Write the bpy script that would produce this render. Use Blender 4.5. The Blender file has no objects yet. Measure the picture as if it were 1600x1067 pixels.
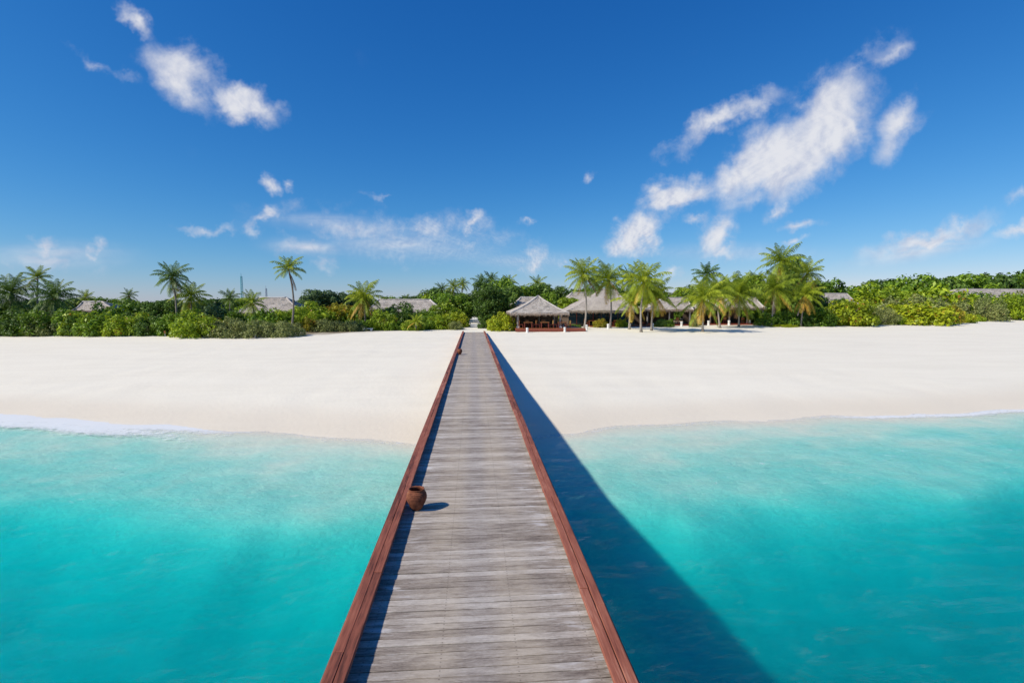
import bpy, bmesh, math, random
import numpy as np
from mathutils import Vector, Matrix

random.seed(7)
RNG = np.random.default_rng(7)
SC = bpy.context.scene
COL = SC.collection
R = math.radians

# ------------------------------------------------------------------ camera
F = 800.0                       # focal length in pixels of the 1600 px wide photograph
CAM_Z = 5.9                     # water level is z = 0
PITCH, YAW = 4.18, 4.31
cam_d = bpy.data.cameras.new('camera'); cam = bpy.data.objects.new('camera', cam_d); COL.objects.link(cam)
cam_d.sensor_fit = 'HORIZONTAL'; cam_d.sensor_width = 36.0; cam_d.lens = 36.0 * F / 1600.0
cam_d.clip_start = 0.05; cam_d.clip_end = 6000.0
cam.location = (0, 0, CAM_Z); cam.rotation_euler = (R(90 - PITCH), 0, R(-YAW))
SC.camera = cam
CM = cam.rotation_euler.to_matrix()

# ------------------------------------------------------------------ sun, sky, exposure
SUN = Vector((-1.10, -0.45, 1.0)).normalized()          # towards the sun
sun_d = bpy.data.lights.new('sun', 'SUN'); sun = bpy.data.objects.new('sun', sun_d); COL.objects.link(sun)
sun_d.energy = 4.7; sun_d.angle = R(2.0); sun_d.color = (1.0, 0.925, 0.80)
sun.rotation_euler = SUN.to_track_quat('Z', 'Y').to_euler(); sun.location = (-30, -10, 40)
VS = SC.view_settings
VS.view_transform = 'Standard'; VS.look = 'None'; VS.gamma = 1.0; VS.use_curve_mapping = False
VS.exposure = 0.0
SC.render.engine = 'CYCLES'
CY = SC.cycles
CY.use_denoising = True
CY.max_bounces = 7; CY.diffuse_bounces = 3; CY.glossy_bounces = 3; CY.transmission_bounces = 4
CY.transparent_max_bounces = 12; CY.volume_bounces = 3
CY.sample_clamp_indirect = 6.0
CY.use_adaptive_sampling = True; CY.adaptive_threshold = 0.015
CY.caustics_reflective = False; CY.caustics_refractive = False


def pix_dir(px, py):
    return (CM @ Vector(((px - 800) / F, -(py - 533.5) / F, -1.0)))


def at_z(px, py, z):
    d = pix_dir(px, py); t = (z - CAM_Z) / d.z
    return Vector((d.x * t, d.y * t, z))


def at_y(px, py, Y):
    d = pix_dir(px, py); t = Y / d.y
    return Vector((d.x * t, Y, CAM_Z + d.z * t))


class NT:
    """small helper round a node tree"""
    def __init__(s, tree): s.t = tree; s.n = tree.nodes; s.l = tree.links
    def new(s, kind, **kw):
        n = s.n.new(kind)
        for k, v in kw.items():
            if k == 'inp':
                for a, b in v.items():
                    sock = n.inputs[a]
                    if hasattr(b, 'is_linked') or isinstance(b, bpy.types.NodeSocket): s.l.new(b, sock)
                    else: sock.default_value = b
            else: setattr(n, k, v)
        return n
    def math(s, op, a, b=0.0, c=None, clamp=False):
        n = s.n.new('ShaderNodeMath'); n.operation = op; n.use_clamp = clamp
        for i, v in enumerate((a, b) if c is None else (a, b, c)):
            if isinstance(v, bpy.types.NodeSocket): s.l.new(v, n.inputs[i])
            else: n.inputs[i].default_value = v
        return n.outputs[0]
    def mix(s, f, a, b, mode='MIX'):
        n = s.n.new('ShaderNodeMix'); n.data_type = 'RGBA'; n.blend_type = mode
        for k, v in ((0, f), (6, a), (7, b)):
            if isinstance(v, bpy.types.NodeSocket): s.l.new(v, n.inputs[k])
            elif k == 0: n.inputs[k].default_value = v
            else: n.inputs[k].default_value = (*v[:3], 1)
        return n.outputs[2]
    def noise(s, vec, scale, detail=3, rough=0.55, dist=0.0, out=0):
        n = s.n.new('ShaderNodeTexNoise'); n.inputs['Scale'].default_value = scale
        n.inputs['Detail'].default_value = detail; n.inputs['Roughness'].default_value = rough
        n.inputs['Distortion'].default_value = dist
        if vec is not None: s.l.new(vec, n.inputs['Vector'])
        return n.outputs[out]
    def ramp(s, fac, stops):
        n = s.n.new('ShaderNodeValToRGB'); e = n.color_ramp.elements
        while len(e) > 1: e.remove(e[-1])
        for i, (p, c) in enumerate(stops):
            el = e[0] if i == 0 else e.new(p)
            el.position = p; el.color = (c, c, c, 1) if not hasattr(c, '__len__') else (*c[:3], 1)
        s.l.new(fac, n.inputs[0])
        return n.outputs[0]
    def maprange(s, v, a, b, c=0.0, d=1.0, smooth=True):
        n = s.n.new('ShaderNodeMapRange'); n.interpolation_type = 'SMOOTHSTEP' if smooth else 'LINEAR'
        s.l.new(v, n.inputs[0])
        for i, x in zip((1, 2, 3, 4), (a, b, c, d)): n.inputs[i].default_value = x
        return n.outputs[0]
    def mapping(s, vec, loc=(0, 0, 0), rot=(0, 0, 0), scale=(1, 1, 1), kind='POINT'):
        n = s.n.new('ShaderNodeMapping'); n.vector_type = kind
        n.inputs['Location'].default_value = loc; n.inputs['Rotation'].default_value = rot
        n.inputs['Scale'].default_value = scale; s.l.new(vec, n.inputs['Vector'])
        return n.outputs[0]
    def combine(s, x, y, z):
        n = s.n.new('ShaderNodeCombineXYZ')
        for i, v in enumerate((x, y, z)):
            if isinstance(v, bpy.types.NodeSocket): s.l.new(v, n.inputs[i])
            else: n.inputs[i].default_value = v
        return n.outputs[0]
    def sep(s, vec):
        n = s.n.new('ShaderNodeSeparateXYZ'); s.l.new(vec, n.inputs[0]); return n.outputs
    def bump(s, height, strength, distance, normal=None):
        n = s.n.new('ShaderNodeBump'); n.inputs['Strength'].default_value = strength
        n.inputs['Distance'].default_value = distance; s.l.new(height, n.inputs['Height'])
        if normal is not None: s.l.new(normal, n.inputs['Normal'])
        return n.outputs[0]


# ---- world: Nishita sky, clouds placed by their direction in the world
W = bpy.data.worlds.new('World'); SC.world = W; W.use_nodes = True
W.node_tree.nodes.clear(); w = NT(W.node_tree)
sky = w.new('ShaderNodeTexSky', sky_type='NISHITA')
sky.sun_disc = False; sky.sun_elevation = math.asin(SUN.z)
sky.sun_rotation = math.atan2(SUN.x, SUN.y)
sky.altitude = 0.0; sky.air_density = 1.0; sky.dust_density = 0.1; sky.ozone_density = 2.5
# the photograph's polarised, saturated sky: one tone curve per channel over the whole sky
sr = w.new('ShaderNodeSeparateColor', inp={0: sky.outputs[0]})
def tone(ch, g, mul): return w.math('MULTIPLY', w.math('POWER', w.math('MULTIPLY', sr.outputs[ch], 0.06), g), mul * 7.14)
grade = w.new('ShaderNodeCombineColor', inp={0: tone(0, 1.80, 1.90), 1: tone(1, 1.05, 1.20), 2: tone(2, 0.72, 1.30)})
bg = w.new('ShaderNodeBackground', inp={'Color': grade.outputs[0], 'Strength': 0.15})
tc = w.new('ShaderNodeTexCoord')
gx, gy, gz_ = w.sep(tc.outputs['Generated'])
ay = w.math('MAXIMUM', w.math('ABSOLUTE', gy), 0.03)
P = w.combine(w.math('DIVIDE', gx, ay), w.math('DIVIDE', gz_, ay), 0.0)


def gn(px, py):
    d = pix_dir(px, py); return d.x / d.y, d.z / d.y


CLOUDS = [  # px, py, half length, half width, tilt in the picture (deg, up to the right), weight
    (380, 150, 66, 30, -22, 1.0), (345, 138, 30, 26, 10, .55), (278, 118, 74, 36, -35, .72), (262, 92, 56, 22, -15, .45),
    (222, 28, 42, 17, -65, .62), (155, 92, 62, 13, -32, .42),
    (1290, 185, 84, 62, 38, 1.05), (1225, 245, 124, 54, 38, 1.10), (1160, 285, 70, 34, 20, .8), (1055, 312, 70, 28, 22, .82), (990, 365, 62, 30, 38, 1.0),
    (1130, 195, 112, 24, 30, .72), (1085, 215, 40, 22, 40, .5), (1330, 120, 120, 22, 42, .40), (1385, 90, 60, 20, 30, .42),
    (1410, 185, 66, 34, 52, .62), (1395, 215, 50, 30, 70, .4), (1125, 372, 50, 26, 55, .70), (1205, 340, 32, 18, 50, .62), (1245, 360, 46, 12, 5, .45),
    (1088, 350, 28, 12, 5, .52), (1135, 396, 36, 12, 8, .48), (1450, 368, 110, 22, 20, .66), (1505, 345, 50, 18, 8, .48), (1420, 395, 80, 18, 12, .40),
    (1590, 345, 44, 15, 25, .5), (1588, 290, 40, 14, 30, .4),
    (430, 300, 18, 17, 60, .62), (457, 303, 14, 11, 20, .45), (400, 348, 26, 13, 20, .58), (480, 384, 70, 20, -8, .52), (515, 408, 32, 20, 0, .42),
    (560, 358, 190, 30, -5, .42), (660, 370, 190, 40, -4, .40), (325, 352, 40, 9, 0, .40),
    (735, 352, 30, 14, 35, .55), (832, 352, 22, 9, 5, .5), (828, 402, 46, 18, 38, .52), (884, 404, 20, 14, 30, .42), (1048, 412, 30, 12, 15, .40),
    (80, 384, 40, 17, 0, .5), (150, 388, 28, 18, 20, .5), (90, 400, 130, 22, 0, .42), (1245, 390, 26, 8, 15, .42), (915, 275, 22, 9, 40, .32),
    (590, 322, 46, 8, -10, .30), (484, 348, 12, 9, 30, .4), (1185, 318, 30, 16, 30, .34),
]
warp = w.new('ShaderNodeTexNoise', inp={'Scale': 6.5, 'Detail': 5.0, 'Roughness': 0.62, 'Vector': P})
wv = w.new('ShaderNodeVectorMath', operation='SUBTRACT', inp={0: warp.outputs['Color'], 1: (0.5, 0.5, 0.5)})
ws = w.new('ShaderNodeVectorMath', operation='SCALE', inp={0: wv.outputs[0], 'Scale': 0.15})
PW = w.new('ShaderNodeVectorMath', operation='ADD', inp={0: P, 1: ws.outputs[0]}).outputs[0]
dens = None
for (px, py, hl, hw, tilt, wt) in CLOUDS:
    u0, v0 = gn(px, py); ct = R(tilt)
    u1, v1 = gn(px + hl * math.cos(ct), py - hl * math.sin(ct)); u2, v2 = gn(px + hw * math.sin(ct), py + hw * math.cos(ct))
    L1 = math.hypot(u1 - u0, v1 - v0); L2 = math.hypot(u2 - u0, v2 - v0); a = math.atan2(v1 - v0, u1 - u0)
    m = w.mapping(PW, (u0, v0, 0), (0, 0, a), (L1 * 1.45, L2 * 1.5, 1), 'TEXTURE')
    g = w.new('ShaderNodeTexGradient', gradient_type='SPHERICAL', inp={'Vector': m}).outputs['Fac']
    g = w.math('MULTIPLY', g, 0.20 + wt * 1.10)
    dens = g if dens is None else w.math('SMOOTH_MAX', dens, g, 0.15)
ux, uz, _ = w.sep(P)                      # a wind-blown layer seen in perspective: streaks fan out from the horizon
uq = w.math('SUBTRACT', ux, 0.085)
rad_ = w.math('MAXIMUM', w.math('SQRT', w.math('ADD', w.math('MULTIPLY', uq, uq), w.math('MULTIPLY', uz, uz))), 0.02)
fan = w.combine(w.math('MULTIPLY', w.math('ARCTAN2', uz, uq), 4.2), w.math('MULTIPLY', w.math('LOGARITHM', rad_, 2.718), 2.9), 0.0)
nf_ = w.noise(fan, 2.4, 9, 0.58, 0.3)
ni_ = w.noise(P, 8.0, 9, 0.64, 0.15)
isfan = w.maprange(rad_, 0.22, 0.45)
isfan = w.math('MULTIPLY', isfan, 0.62)
n1 = w.math('ADD', w.math('MULTIPLY', nf_, isfan), w.math('MULTIPLY', ni_, w.math('SUBTRACT', 1.0, isfan)))
amp = w.math('MULTIPLY', w.math('SUBTRACT', n1, 0.51), 2.7)
shape = w.math('MULTIPLY', w.math('ADD', dens, amp), w.maprange(dens, 0.0, 0.35))
alpha = w.math('MULTIPLY', w.maprange(shape, 0.08, 0.85), w.maprange(dens, 0.15, 0.95, 0.28, 0.92))
veil = None                               # thin high veils low over the horizon
for (px, py, hl, hw, tilt, wt) in [(520, 350, 170, 22, -4, .42), (640, 382, 250, 44, -3, .36), (480, 386, 100, 24, -4, .40), (1440, 392, 170, 26, 10, .36), (90, 398, 170, 30, 0, .40), (1150, 395, 220, 26, 0, .18), (820, 408, 200, 26, 0, .2)]:
    u0, v0 = gn(px, py); u1, v1 = gn(px + hl * math.cos(R(tilt)), py - hl * math.sin(R(tilt)))
    m = w.mapping(P, (u0, v0, 0), (0, 0, math.atan2(v1 - v0, u1 - u0)), (math.hypot(u1 - u0, v1 - v0), hw / F, 1), 'TEXTURE')
    g = w.math('MULTIPLY', w.new('ShaderNodeTexGradient', gradient_type='QUADRATIC_SPHERE', inp={'Vector': m}).outputs['Fac'], wt * 2.1)
    veil = g if veil is None else w.math('MAXIMUM', veil, g)
nv = w.noise(w.mapping(P, (1, 2, 0), (0, 0, 0.05), (3.0, 26.0, 1)), 1.0, 5, 0.6, 0.3)
veil = w.math('MULTIPLY', veil, w.maprange(nv, 0.30, 0.70, 0.45, 1.2))
alpha = w.math('MAXIMUM', alpha, veil)
n3 = w.noise(w.mapping(fan, (0.03, -0.05, 0.0)), 2.4, 5, 0.58, 0.3)
lit = w.maprange(w.math('ADD', w.math('SUBTRACT', n3, nf_), w.math('MULTIPLY', shape, 0.10)), -0.12, 0.20)
ccol = w.mix(lit, (0.50, 0.55, 0.70), (0.82, 0.82, 0.85))
bgc = w.new('ShaderNodeBackground', inp={'Color': ccol, 'Strength': 1.0})
mixw = w.new('ShaderNodeMixShader', inp={0: alpha, 1: bg.outputs[0], 2: bgc.outputs[0]})
w.new('ShaderNodeOutputWorld', inp={'Surface': mixw.outputs[0]})
W.cycles.sampling_method = 'MANUAL'; W.cycles.sample_map_resolution = 256


# ------------------------------------------------------------------ small building helpers
def tag(o, label=None, cat=None, group=None, kind=None):
    if label: o['label'] = label
    if cat: o['category'] = cat
    if group: o['group'] = group
    if kind: o['kind'] = kind
    return o


def empty(name, loc=(0, 0, 0), rz=0.0):
    o = bpy.data.objects.new(name, None); COL.objects.link(o)
    o.location = loc; o.rotation_euler = (0, 0, rz); o.empty_display_size = 0.2
    return o


def obj(name, mesh, mat=None, parent=None, loc=None, rot=None, scale=None):
    """one mesh object; a material given here sits on the object so meshes can be shared"""
    o = bpy.data.objects.new(name, mesh); COL.objects.link(o)
    if mat is not None:
        if not mesh.materials: mesh.materials.append(None)
        o.material_slots[0].link = 'OBJECT'; o.material_slots[0].material = mat
    if parent is not None: o.parent = parent
    if loc is not None: o.location = loc
    if rot is not None: o.rotation_euler = rot
    if scale is not None: o.scale = scale
    return o


def mesh_np(name, verts, faces, smooth=False, attrs=None):
    """verts (N,3); faces (M,k) with one k; attrs: name -> (domain, values)"""
    me = bpy.data.meshes.new(name)
    verts = np.asarray(verts, np.float32); faces = np.asarray(faces, np.int32)
    k = faces.shape[1]
    me.vertices.add(len(verts)); me.vertices.foreach_set('co', verts.ravel())
    me.loops.add(faces.size); me.loops.foreach_set('vertex_index', faces.ravel())
    me.polygons.add(len(faces))
    me.polygons.foreach_set('loop_start', np.arange(0, faces.size, k, dtype=np.int32))
    try: me.polygons.foreach_set('loop_total', np.full(len(faces), k, np.int32))
    except Exception: pass
    if smooth: me.polygons.foreach_set('use_smooth', np.ones(len(faces), bool))
    me.update(calc_edges=True)
    for n, (dom, val) in (attrs or {}).items():
        at = me.attributes.new(n, 'FLOAT', dom); at.data.foreach_set('value', np.asarray(val, np.float32).ravel())
    me.validate()
    return me


class MB:
    """collects boxes, tubes and lathes, then builds ONE mesh"""
    def __init__(s): s.bm = bmesh.new()
    def box(s, x0, x1, y0, y1, z0, z1, bev=0.0, mat=None):
        M = Matrix.Translation(((x0 + x1) / 2, (y0 + y1) / 2, (z0 + z1) / 2)) @ Matrix.Diagonal((x1 - x0, y1 - y0, z1 - z0, 1))
        if mat is not None: M = mat @ M
        r = bmesh.ops.create_cube(s.bm, size=1.0, matrix=M)
        if bev > 0:
            es = list({e for v in r['verts'] for e in v.link_edges})
            bmesh.ops.bevel(s.bm, geom=es, offset=bev, segments=1, affect='EDGES', profile=0.6)
        return s
    def tube(s, pts, rads, seg=8, caps=True):
        rings = []
        for i, p in enumerate(pts):
            p = Vector(p)
            d = (Vector(pts[min(i + 1, len(pts) - 1)]) - Vector(pts[max(i - 1, 0)])).normalized()
            a = d.orthogonal().normalized() if i == 0 else (a - d * a.dot(d)).normalized()
            b = d.cross(a)
            rings.append([s.bm.verts.new(p + (a * math.cos(t) + b * math.sin(t)) * rads[i]) for t in np.linspace(0, 2 * math.pi, seg, endpoint=False)])
        for r0, r1 in zip(rings, rings[1:]):
            for k in range(seg): s.bm.faces.new((r0[k], r0[(k + 1) % seg], r1[(k + 1) % seg], r1[k]))
        if caps:
            s.bm.faces.new(rings[0][::-1]); s.bm.faces.new(rings[-1])
        return s
    def lathe(s, prof, seg=28):
        rings = []
        for r, z in prof:
            rings.append([s.bm.verts.new((r * math.cos(t), r * math.sin(t), z)) for t in np.linspace(0, 2 * math.pi, seg, endpoint=False)])
        for r0, r1 in zip(rings, rings[1:]):
            for k in range(seg): s.bm.faces.new((r0[k], r0[(k + 1) % seg], r1[(k + 1) % seg], r1[k]))
        s.bm.faces.new(rings[0][::-1]); s.bm.faces.new(rings[-1])
        return s
    def mesh(s, name, smooth=False):
        me = bpy.data.meshes.new(name); bmesh.ops.recalc_face_normals(s.bm, faces=s.bm.faces)
        s.bm.to_mesh(me); s.bm.free()
        if smooth: me.polygons.foreach_set('use_smooth', np.ones(len(me.polygons), bool))
        return me


def new_mat(name):
    m = bpy.data.materials.new(name); m.use_nodes = True; m.node_tree.nodes.clear()
    return m, NT(m.node_tree)


def principled(t, color, rough=0.8, normal=None, spec=0.3, **kw):
    b = t.new('ShaderNodeBsdfPrincipled', inp={'Roughness': rough, 'Specular IOR Level': spec})
    if isinstance(color, bpy.types.NodeSocket): t.l.new(color, b.inputs['Base Color'])
    else: b.inputs['Base Color'].default_value = (*color, 1)
    if normal is not None: t.l.new(normal, b.inputs['Normal'])
    for k, v in kw.items(): b.inputs[k].default_value = v
    return b


def out(t, sock, vol=None):
    o = t.new('ShaderNodeOutputMaterial'); t.l.new(sock, o.inputs['Surface'])
    if vol is not None: t.l.new(vol, o.inputs['Volume'])


def simple_mat(name, c0, c1, scale=4.0, rough=0.75, bump=0.2, stretch=(1, 1, 1), spec=0.3, dist=0.02):
    m, t = new_mat(name)
    tcn = t.new('ShaderNodeTexCoord'); oi = t.new('ShaderNodeObjectInfo')
    v = t.mapping(tcn.outputs['Object'], scale=stretch)
    v2 = t.new('ShaderNodeVectorMath', operation='ADD', inp={0: v}); t.l.new(t.math('MULTIPLY', oi.outputs['Random'], 37.0), v2.inputs[1])
    n = t.noise(v2.outputs[0], scale, 6, 0.62)
    n = t.math('ADD', n, t.math('MULTIPLY', t.math('SUBTRACT', oi.outputs['Random'], 0.5), 0.35))
    c = t.mix(t.maprange(n, 0.3, 0.7), c0, c1)
    b = principled(t, c, rough, t.bump(n, bump, dist) if bump else None, spec)
    out(t, b.outputs[0]); return m


# ------------------------------------------------------------------ terrain and water
def sines(x, y, wl, n, seed, amp=1.0, sx=1.0, sy=1.0):
    r = np.random.default_rng(seed); o = np.zeros_like(x)
    for _ in range(n):
        a = r.uniform(0, 2 * math.pi); k = 2 * math.pi / (wl * r.uniform(0.6, 1.6)); p = r.uniform(0, 6.28)
        o += np.sin((np.cos(a) * x * sx + np.sin(a) * y * sy) * k + p)
    return o * amp / math.sqrt(n)


def curve(pts, z, left, right):
    q = sorted((at_z(px, py, z).xy[:] for px, py in pts))
    xs = [a for a, _ in q]; ys = [b for _, b in q]
    xs = [xs[0] - 400, *xs, xs[-1] + 400]; ys = [ys[0] + 400 * left, *ys, ys[-1] + 400 * right]
    return np.array(xs), np.array(ys)


SHORE = curve([(0, 648), (110, 651), (230, 664), (420, 674), (560, 686), (640, 692), (760, 694), (880, 676), (960, 667), (1080, 660), (1250, 652), (1430, 647), (1600, 640)], 0.0, 0.30, 0.28)
DROP = curve([(0, 772), (150, 778), (260, 795), (350, 800), (440, 790), (560, 800), (760, 790), (900, 760), (960, 778), (1080, 785), (1200, 772), (1400, 764), (1600, 748)], 0.0, 0.25, 0.25)
VEG = curve([(0, 523), (240, 523), (300, 526), (452, 525), (468, 517), (700, 515), (800, 518), (1000, 518), (1180, 512), (1350, 509), (1490, 507), (1505, 502), (1600, 498)], 1.86, 0.1, 0.15)
TOP_Z = 1.88
_vx = np.arange(-450, 560, 2.0); _k = np.hanning(21); _k /= _k.sum()
_vy = np.interp(_vx, *VEG); VEGS = (_vx, np.convolve(np.pad(_vy, 10, mode='edge'), _k, 'valid'))


def ground(x, y):
    x = np.asarray(x, float); y = np.asarray(y, float)
    ys = np.interp(x, *SHORE); yd = np.interp(x, *DROP); yv = np.interp(x, *VEGS)
    ys = ys + sines(x, y * 0, 7.0, 4, 11, 0.18)
    t = np.clip((y - ys) / (yv - ys), 0, 1.0)
    z = TOP_Z * (0.16 * (1 - (1 - t) ** 6) + 0.84 * t)
    z = z + sines(x, y, 9.0, 10, 3, 0.022, 0.5, 1.5) * np.clip(t * 6, 0, 1) + sines(x, y, 2.2, 14, 4, 0.008) * np.clip(t * 8, 0, 1)
    z = z + np.clip((y - yv) / 30, 0, 1) * 0.25
    # seaward side
    s = (ys - y); sd = np.maximum(ys - yd, 1.0)
    a = np.clip(s / sd, 0, 1)
    dep = 0.32 * a ** 1.1
    b = np.clip((s - sd * 0.86 + sines(x, y, 4.0, 8, 77, 0.3)) / 4.2, 0, 1); b = b * b * (3 - 2 * b)
    c = np.clip((s - sd) / 14.0, 0, 1.0); e = np.clip((s - sd - 14) / 120, 0, 1)
    dep = dep + b * 1.15 + c * 4.0 + e * 5.0
    dep = dep + sines(x, y, 3.0, 16, 5, 0.03, 0.7, 1.3) * np.clip(dep * 1.5, 0, 1) + sines(x, y, 6.0, 14, 6, 0.07) * np.clip(dep - 0.8, 0, 1) \
        + sines(x, y, 1.1, 18, 8, 0.018, 0.8, 1.4) * np.clip(dep * 3, 0, 1) \
        + sines(x, y, 2.3, 16, 9, 0.17, 0.6, 1.2) * np.clip(dep - 0.5, 0, 1) * np.exp(-((x - 3.6) / 3.6) ** 2)      # mounds added to the bed so the jetty's shadow edge wavers
    return np.where(s > 0, -np.maximum(dep, 0), z)


def gz(x, y): return float(ground(np.array([x]), np.array([y]))[0])


def at_ground(px, py):
    d = pix_dir(px, py); t0 = 4.0
    ts = np.linspace(5, 260, 6000); zz = CAM_Z + d.z * ts; g = ground(d.x * ts, d.y * ts)
    i = int(np.argmax(zz <= g)) if (zz <= g).any() else len(ts) - 1
    return Vector((d.x * ts[i], d.y * ts[i], float(g[i])))


def axis(*segs):
    a = [np.arange(s0, s1, st) for s0, s1, st in segs]
    return np.unique(np.concatenate(a + [np.array([segs[-1][1]])]))


def grid_mesh(xs, ys):
    X, Y = np.meshgrid(xs, ys); nx, ny = len(xs), len(ys)
    i = np.arange(nx * ny).reshape(ny, nx)
    f = np.stack([i[:-1, :-1], i[:-1, 1:], i[1:, 1:], i[1:, :-1]], -1).reshape(-1, 4)
    return X, Y, f


def smooth01(v, a, b):
    t = np.clip((v - a) / (b - a), 0, 1); return t * t * (3 - 2 * t)


gxs = axis((-1600, -400, 100), (-400, -100, 12), (-100, -34, 1.5), (-34, 34, 0.33), (34, 180, 2.0), (180, 500, 16), (500, 1600, 100))
gys = axis((-1200, -200, 100), (-200, -10, 10), (-10, 3, 1.0), (3, 32, 0.25), (32, 100, 0.8), (100, 200, 4), (200, 400, 25), (400, 2600, 200))
X, Y, f = grid_mesh(gxs, gys)
Z = ground(X, Y)
yv = np.interp(X, *VEG)
inland = smooth01(Y + sines(X, Y, 5, 8, 21, 1.2), yv + 0.5, yv + 5.0)
lane = smooth01(np.abs(X - 0.05) + sines(X, Y, 6, 6, 22, 0.25), 1.9, 2.9)
lane = np.where(Y < 200, lane, 1.0)
PAV = at_ground(806, 519)
front = smooth01(X, PAV.x - 2, PAV.x) * (1 - smooth01(X, PAV.x + 46, PAV.x + 52)) * (1 - smooth01(Y, 92, 99))
inland = inland * lane * (1 - front)
terrain_me = mesh_np('sand_ground', np.stack([X, Y, Z], -1).reshape(-1, 3), f, True, {'inland': ('POINT', inland)})
m, t = new_mat('coral_sand')
geo = t.new('ShaderNodeNewGeometry'); pos = geo.outputs['Position']; sx, sy, sz = t.sep(pos)
inl = t.new('ShaderNodeAttribute', attribute_name='inland').outputs['Fac']
nb = t.noise(t.mapping(pos, scale=(0.10, 0.55, 1)), 1.0, 5, 0.6)
ns = t.noise(pos, 3.5, 6, 0.65)
nf = t.noise(pos, 40.0, 3, 0.6)
c = t.mix(t.maprange(nb, 0.35, 0.7), (0.845, 0.785, 0.645), (0.81, 0.748, 0.61))
c = t.mix(t.math('MULTIPLY', t.maprange(ns, 0.5, 0.75), 0.13), c, (0.62, 0.58, 0.51))
# the swash zone: damp sand is tan
wet = t.math('MULTIPLY', t.maprange(t.math('ADD', sz, t.math('MULTIPLY', t.math('SUBTRACT', nb, 0.5), 0.25)), 0.36, 0.10), 0.48)
wet = t.math('MULTIPLY', wet, t.maprange(sz, -0.05, 0.02))
c = t.mix(wet, c, (0.68, 0.575, 0.44))
# seaweed wrack and dark patches on the sea bed
deep = t.maprange(sz, -0.9, -1.6)
nw = t.noise(t.mapping(pos, scale=(0.16, 0.22, 0.2)), 1.0, 7, 0.66, 0.8)
nw2 = t.noise(t.mapping(pos, (7, 3, 0), (0, 0, 0.5), (0.9, 0.5, 1)), 1.0, 7, 0.7, 1.2)
c = t.mix(t.math('MULTIPLY', deep, t.math('MULTIPLY', t.maprange(nw, 0.42, 0.70), t.maprange(sz, -1.6, -3.2, 0.05, 0.75))), c, (0.22, 0.25, 0.22))
c = t.mix(t.math('MULTIPLY', t.maprange(sz, -0.06, -0.2), t.math('MULTIPLY', t.maprange(nw2, 0.5, 0.68), 0.08)), c, (0.50, 0.52, 0.46))
wr = t.noise(t.mapping(pos, (0, 0, 0), (0, 0, 0), (0.22, 2.2, 1)), 1.0, 5, 0.6, 0.6)
band = t.math('MULTIPLY', t.maprange(sz, 0.85, 1.0), t.maprange(sz, 1.25, 1.1))
c = t.mix(t.math('MULTIPLY', band, t.math('MULTIPLY', t.maprange(wr, 0.55, 0.75), 0.35)), c, (0.50, 0.46, 0.40))
soil = t.mix(t.maprange(ns, 0.35, 0.65), (0.13, 0.095, 0.05), (0.34, 0.28, 0.19))
c = t.mix(inl, c, soil)
hgt = t.math('ADD', t.math('MULTIPLY', ns, 1.0), t.math('MULTIPLY', nf, 0.25))
rip = t.noise(t.mapping(pos, (3, 9, 0), (0, 0, 0.35), (0.9, 1.6, 1)), 3.0, 7, 0.70, 0.3)       # ripple marks in the sand under water
b1 = t.bump(hgt, 0.35, 0.06)
b2 = t.new('ShaderNodeBump', inp={'Distance': 0.28, 'Height': rip, 'Normal': b1, 'Strength': t.math('MULTIPLY', t.math('MULTIPLY', t.maprange(sz, -0.03, -0.2), t.maprange(sz, -2.2, -0.8, 0.8, 1.0)), 0.32)})
b = principled(t, c, 0.9, b2.outputs[0], 0.15); out(t, b.outputs[0])
M_SAND = m
tag(obj('sand_ground', terrain_me, M_SAND), 'white coral sand beach running down under the lagoon', None, None, 'structure')

# water: a closed body of clear lagoon water, ripples on its top
wxs = axis((-1500, -300, 100), (-300, -45, 8), (-45, 45, 0.3), (45, 300, 8), (300, 1500, 100))
wys = axis((-1100, -200, 100), (-200, -8, 8), (-8, 3, 0.8), (3, 32, 0.22), (32, 120, 4), (120, 2400, 200))
X, Y, f = grid_mesh(wxs, wys)
near = np.exp(-np.maximum(np.abs(X) - 45, 0) / 10) * np.exp(-np.maximum(Y - 32, 0) / 3) * np.exp(-np.maximum(-5 - Y, 0) / 5)
H = (sines(X, Y, 5.0, 14, 31, 0.030, 0.6, 1.2) + sines(X, Y, 1.9, 26, 32, 0.026, 0.7, 1.3) + sines(X, Y, 0.95, 30, 33, 0.014, 0.8, 1.2)) * near
ysh = np.interp(X, *SHORE)
H = H * np.clip((ysh - Y) / 5, 0.12, 1)
top = np.stack([X, Y, H], -1).reshape(-1, 3)
nx, ny = len(wxs), len(wys)
dshore = (ysh + sines(X, Y * 0, 7.0, 4, 11, 0.18)) - Y
left = 1 - smooth01(X, -19, -9)
foam_glints = np.exp(-((dshore - 0.2) / 0.62) ** 2) * (0.46 + 1.2 * left) + np.exp(-((dshore - 1.5) / 1.0) ** 2) * (0.78 * left)
foam_glints = foam_glints + np.exp(-((dshore - 0.4) / 0.5) ** 2) * 0.5 * smooth01(X, 17, 22)
sdrop = ysh - np.interp(X, *DROP)
foam_glints = foam_glints + 0.20 * smooth01(dshore, 0.5, 2.0) * (1 - smooth01(dshore, sdrop - 1.0, sdrop + 3.0))       # scattered white flecks over the shelf, painted in as glints on wavelet crests
idx = np.arange(nx * ny).reshape(ny, nx)
ring = np.concatenate([idx[0, :], idx[1:, -1], idx[-1, -2::-1], idx[-2:0:-1, 0]])
low = top[ring].copy(); low[:, 2] = -25.0
n0 = len(top); k = len(ring); li = n0 + np.arange(k)
walls = np.stack([ring, li, np.roll(li, -1), np.roll(ring, -1)], -1)
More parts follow.
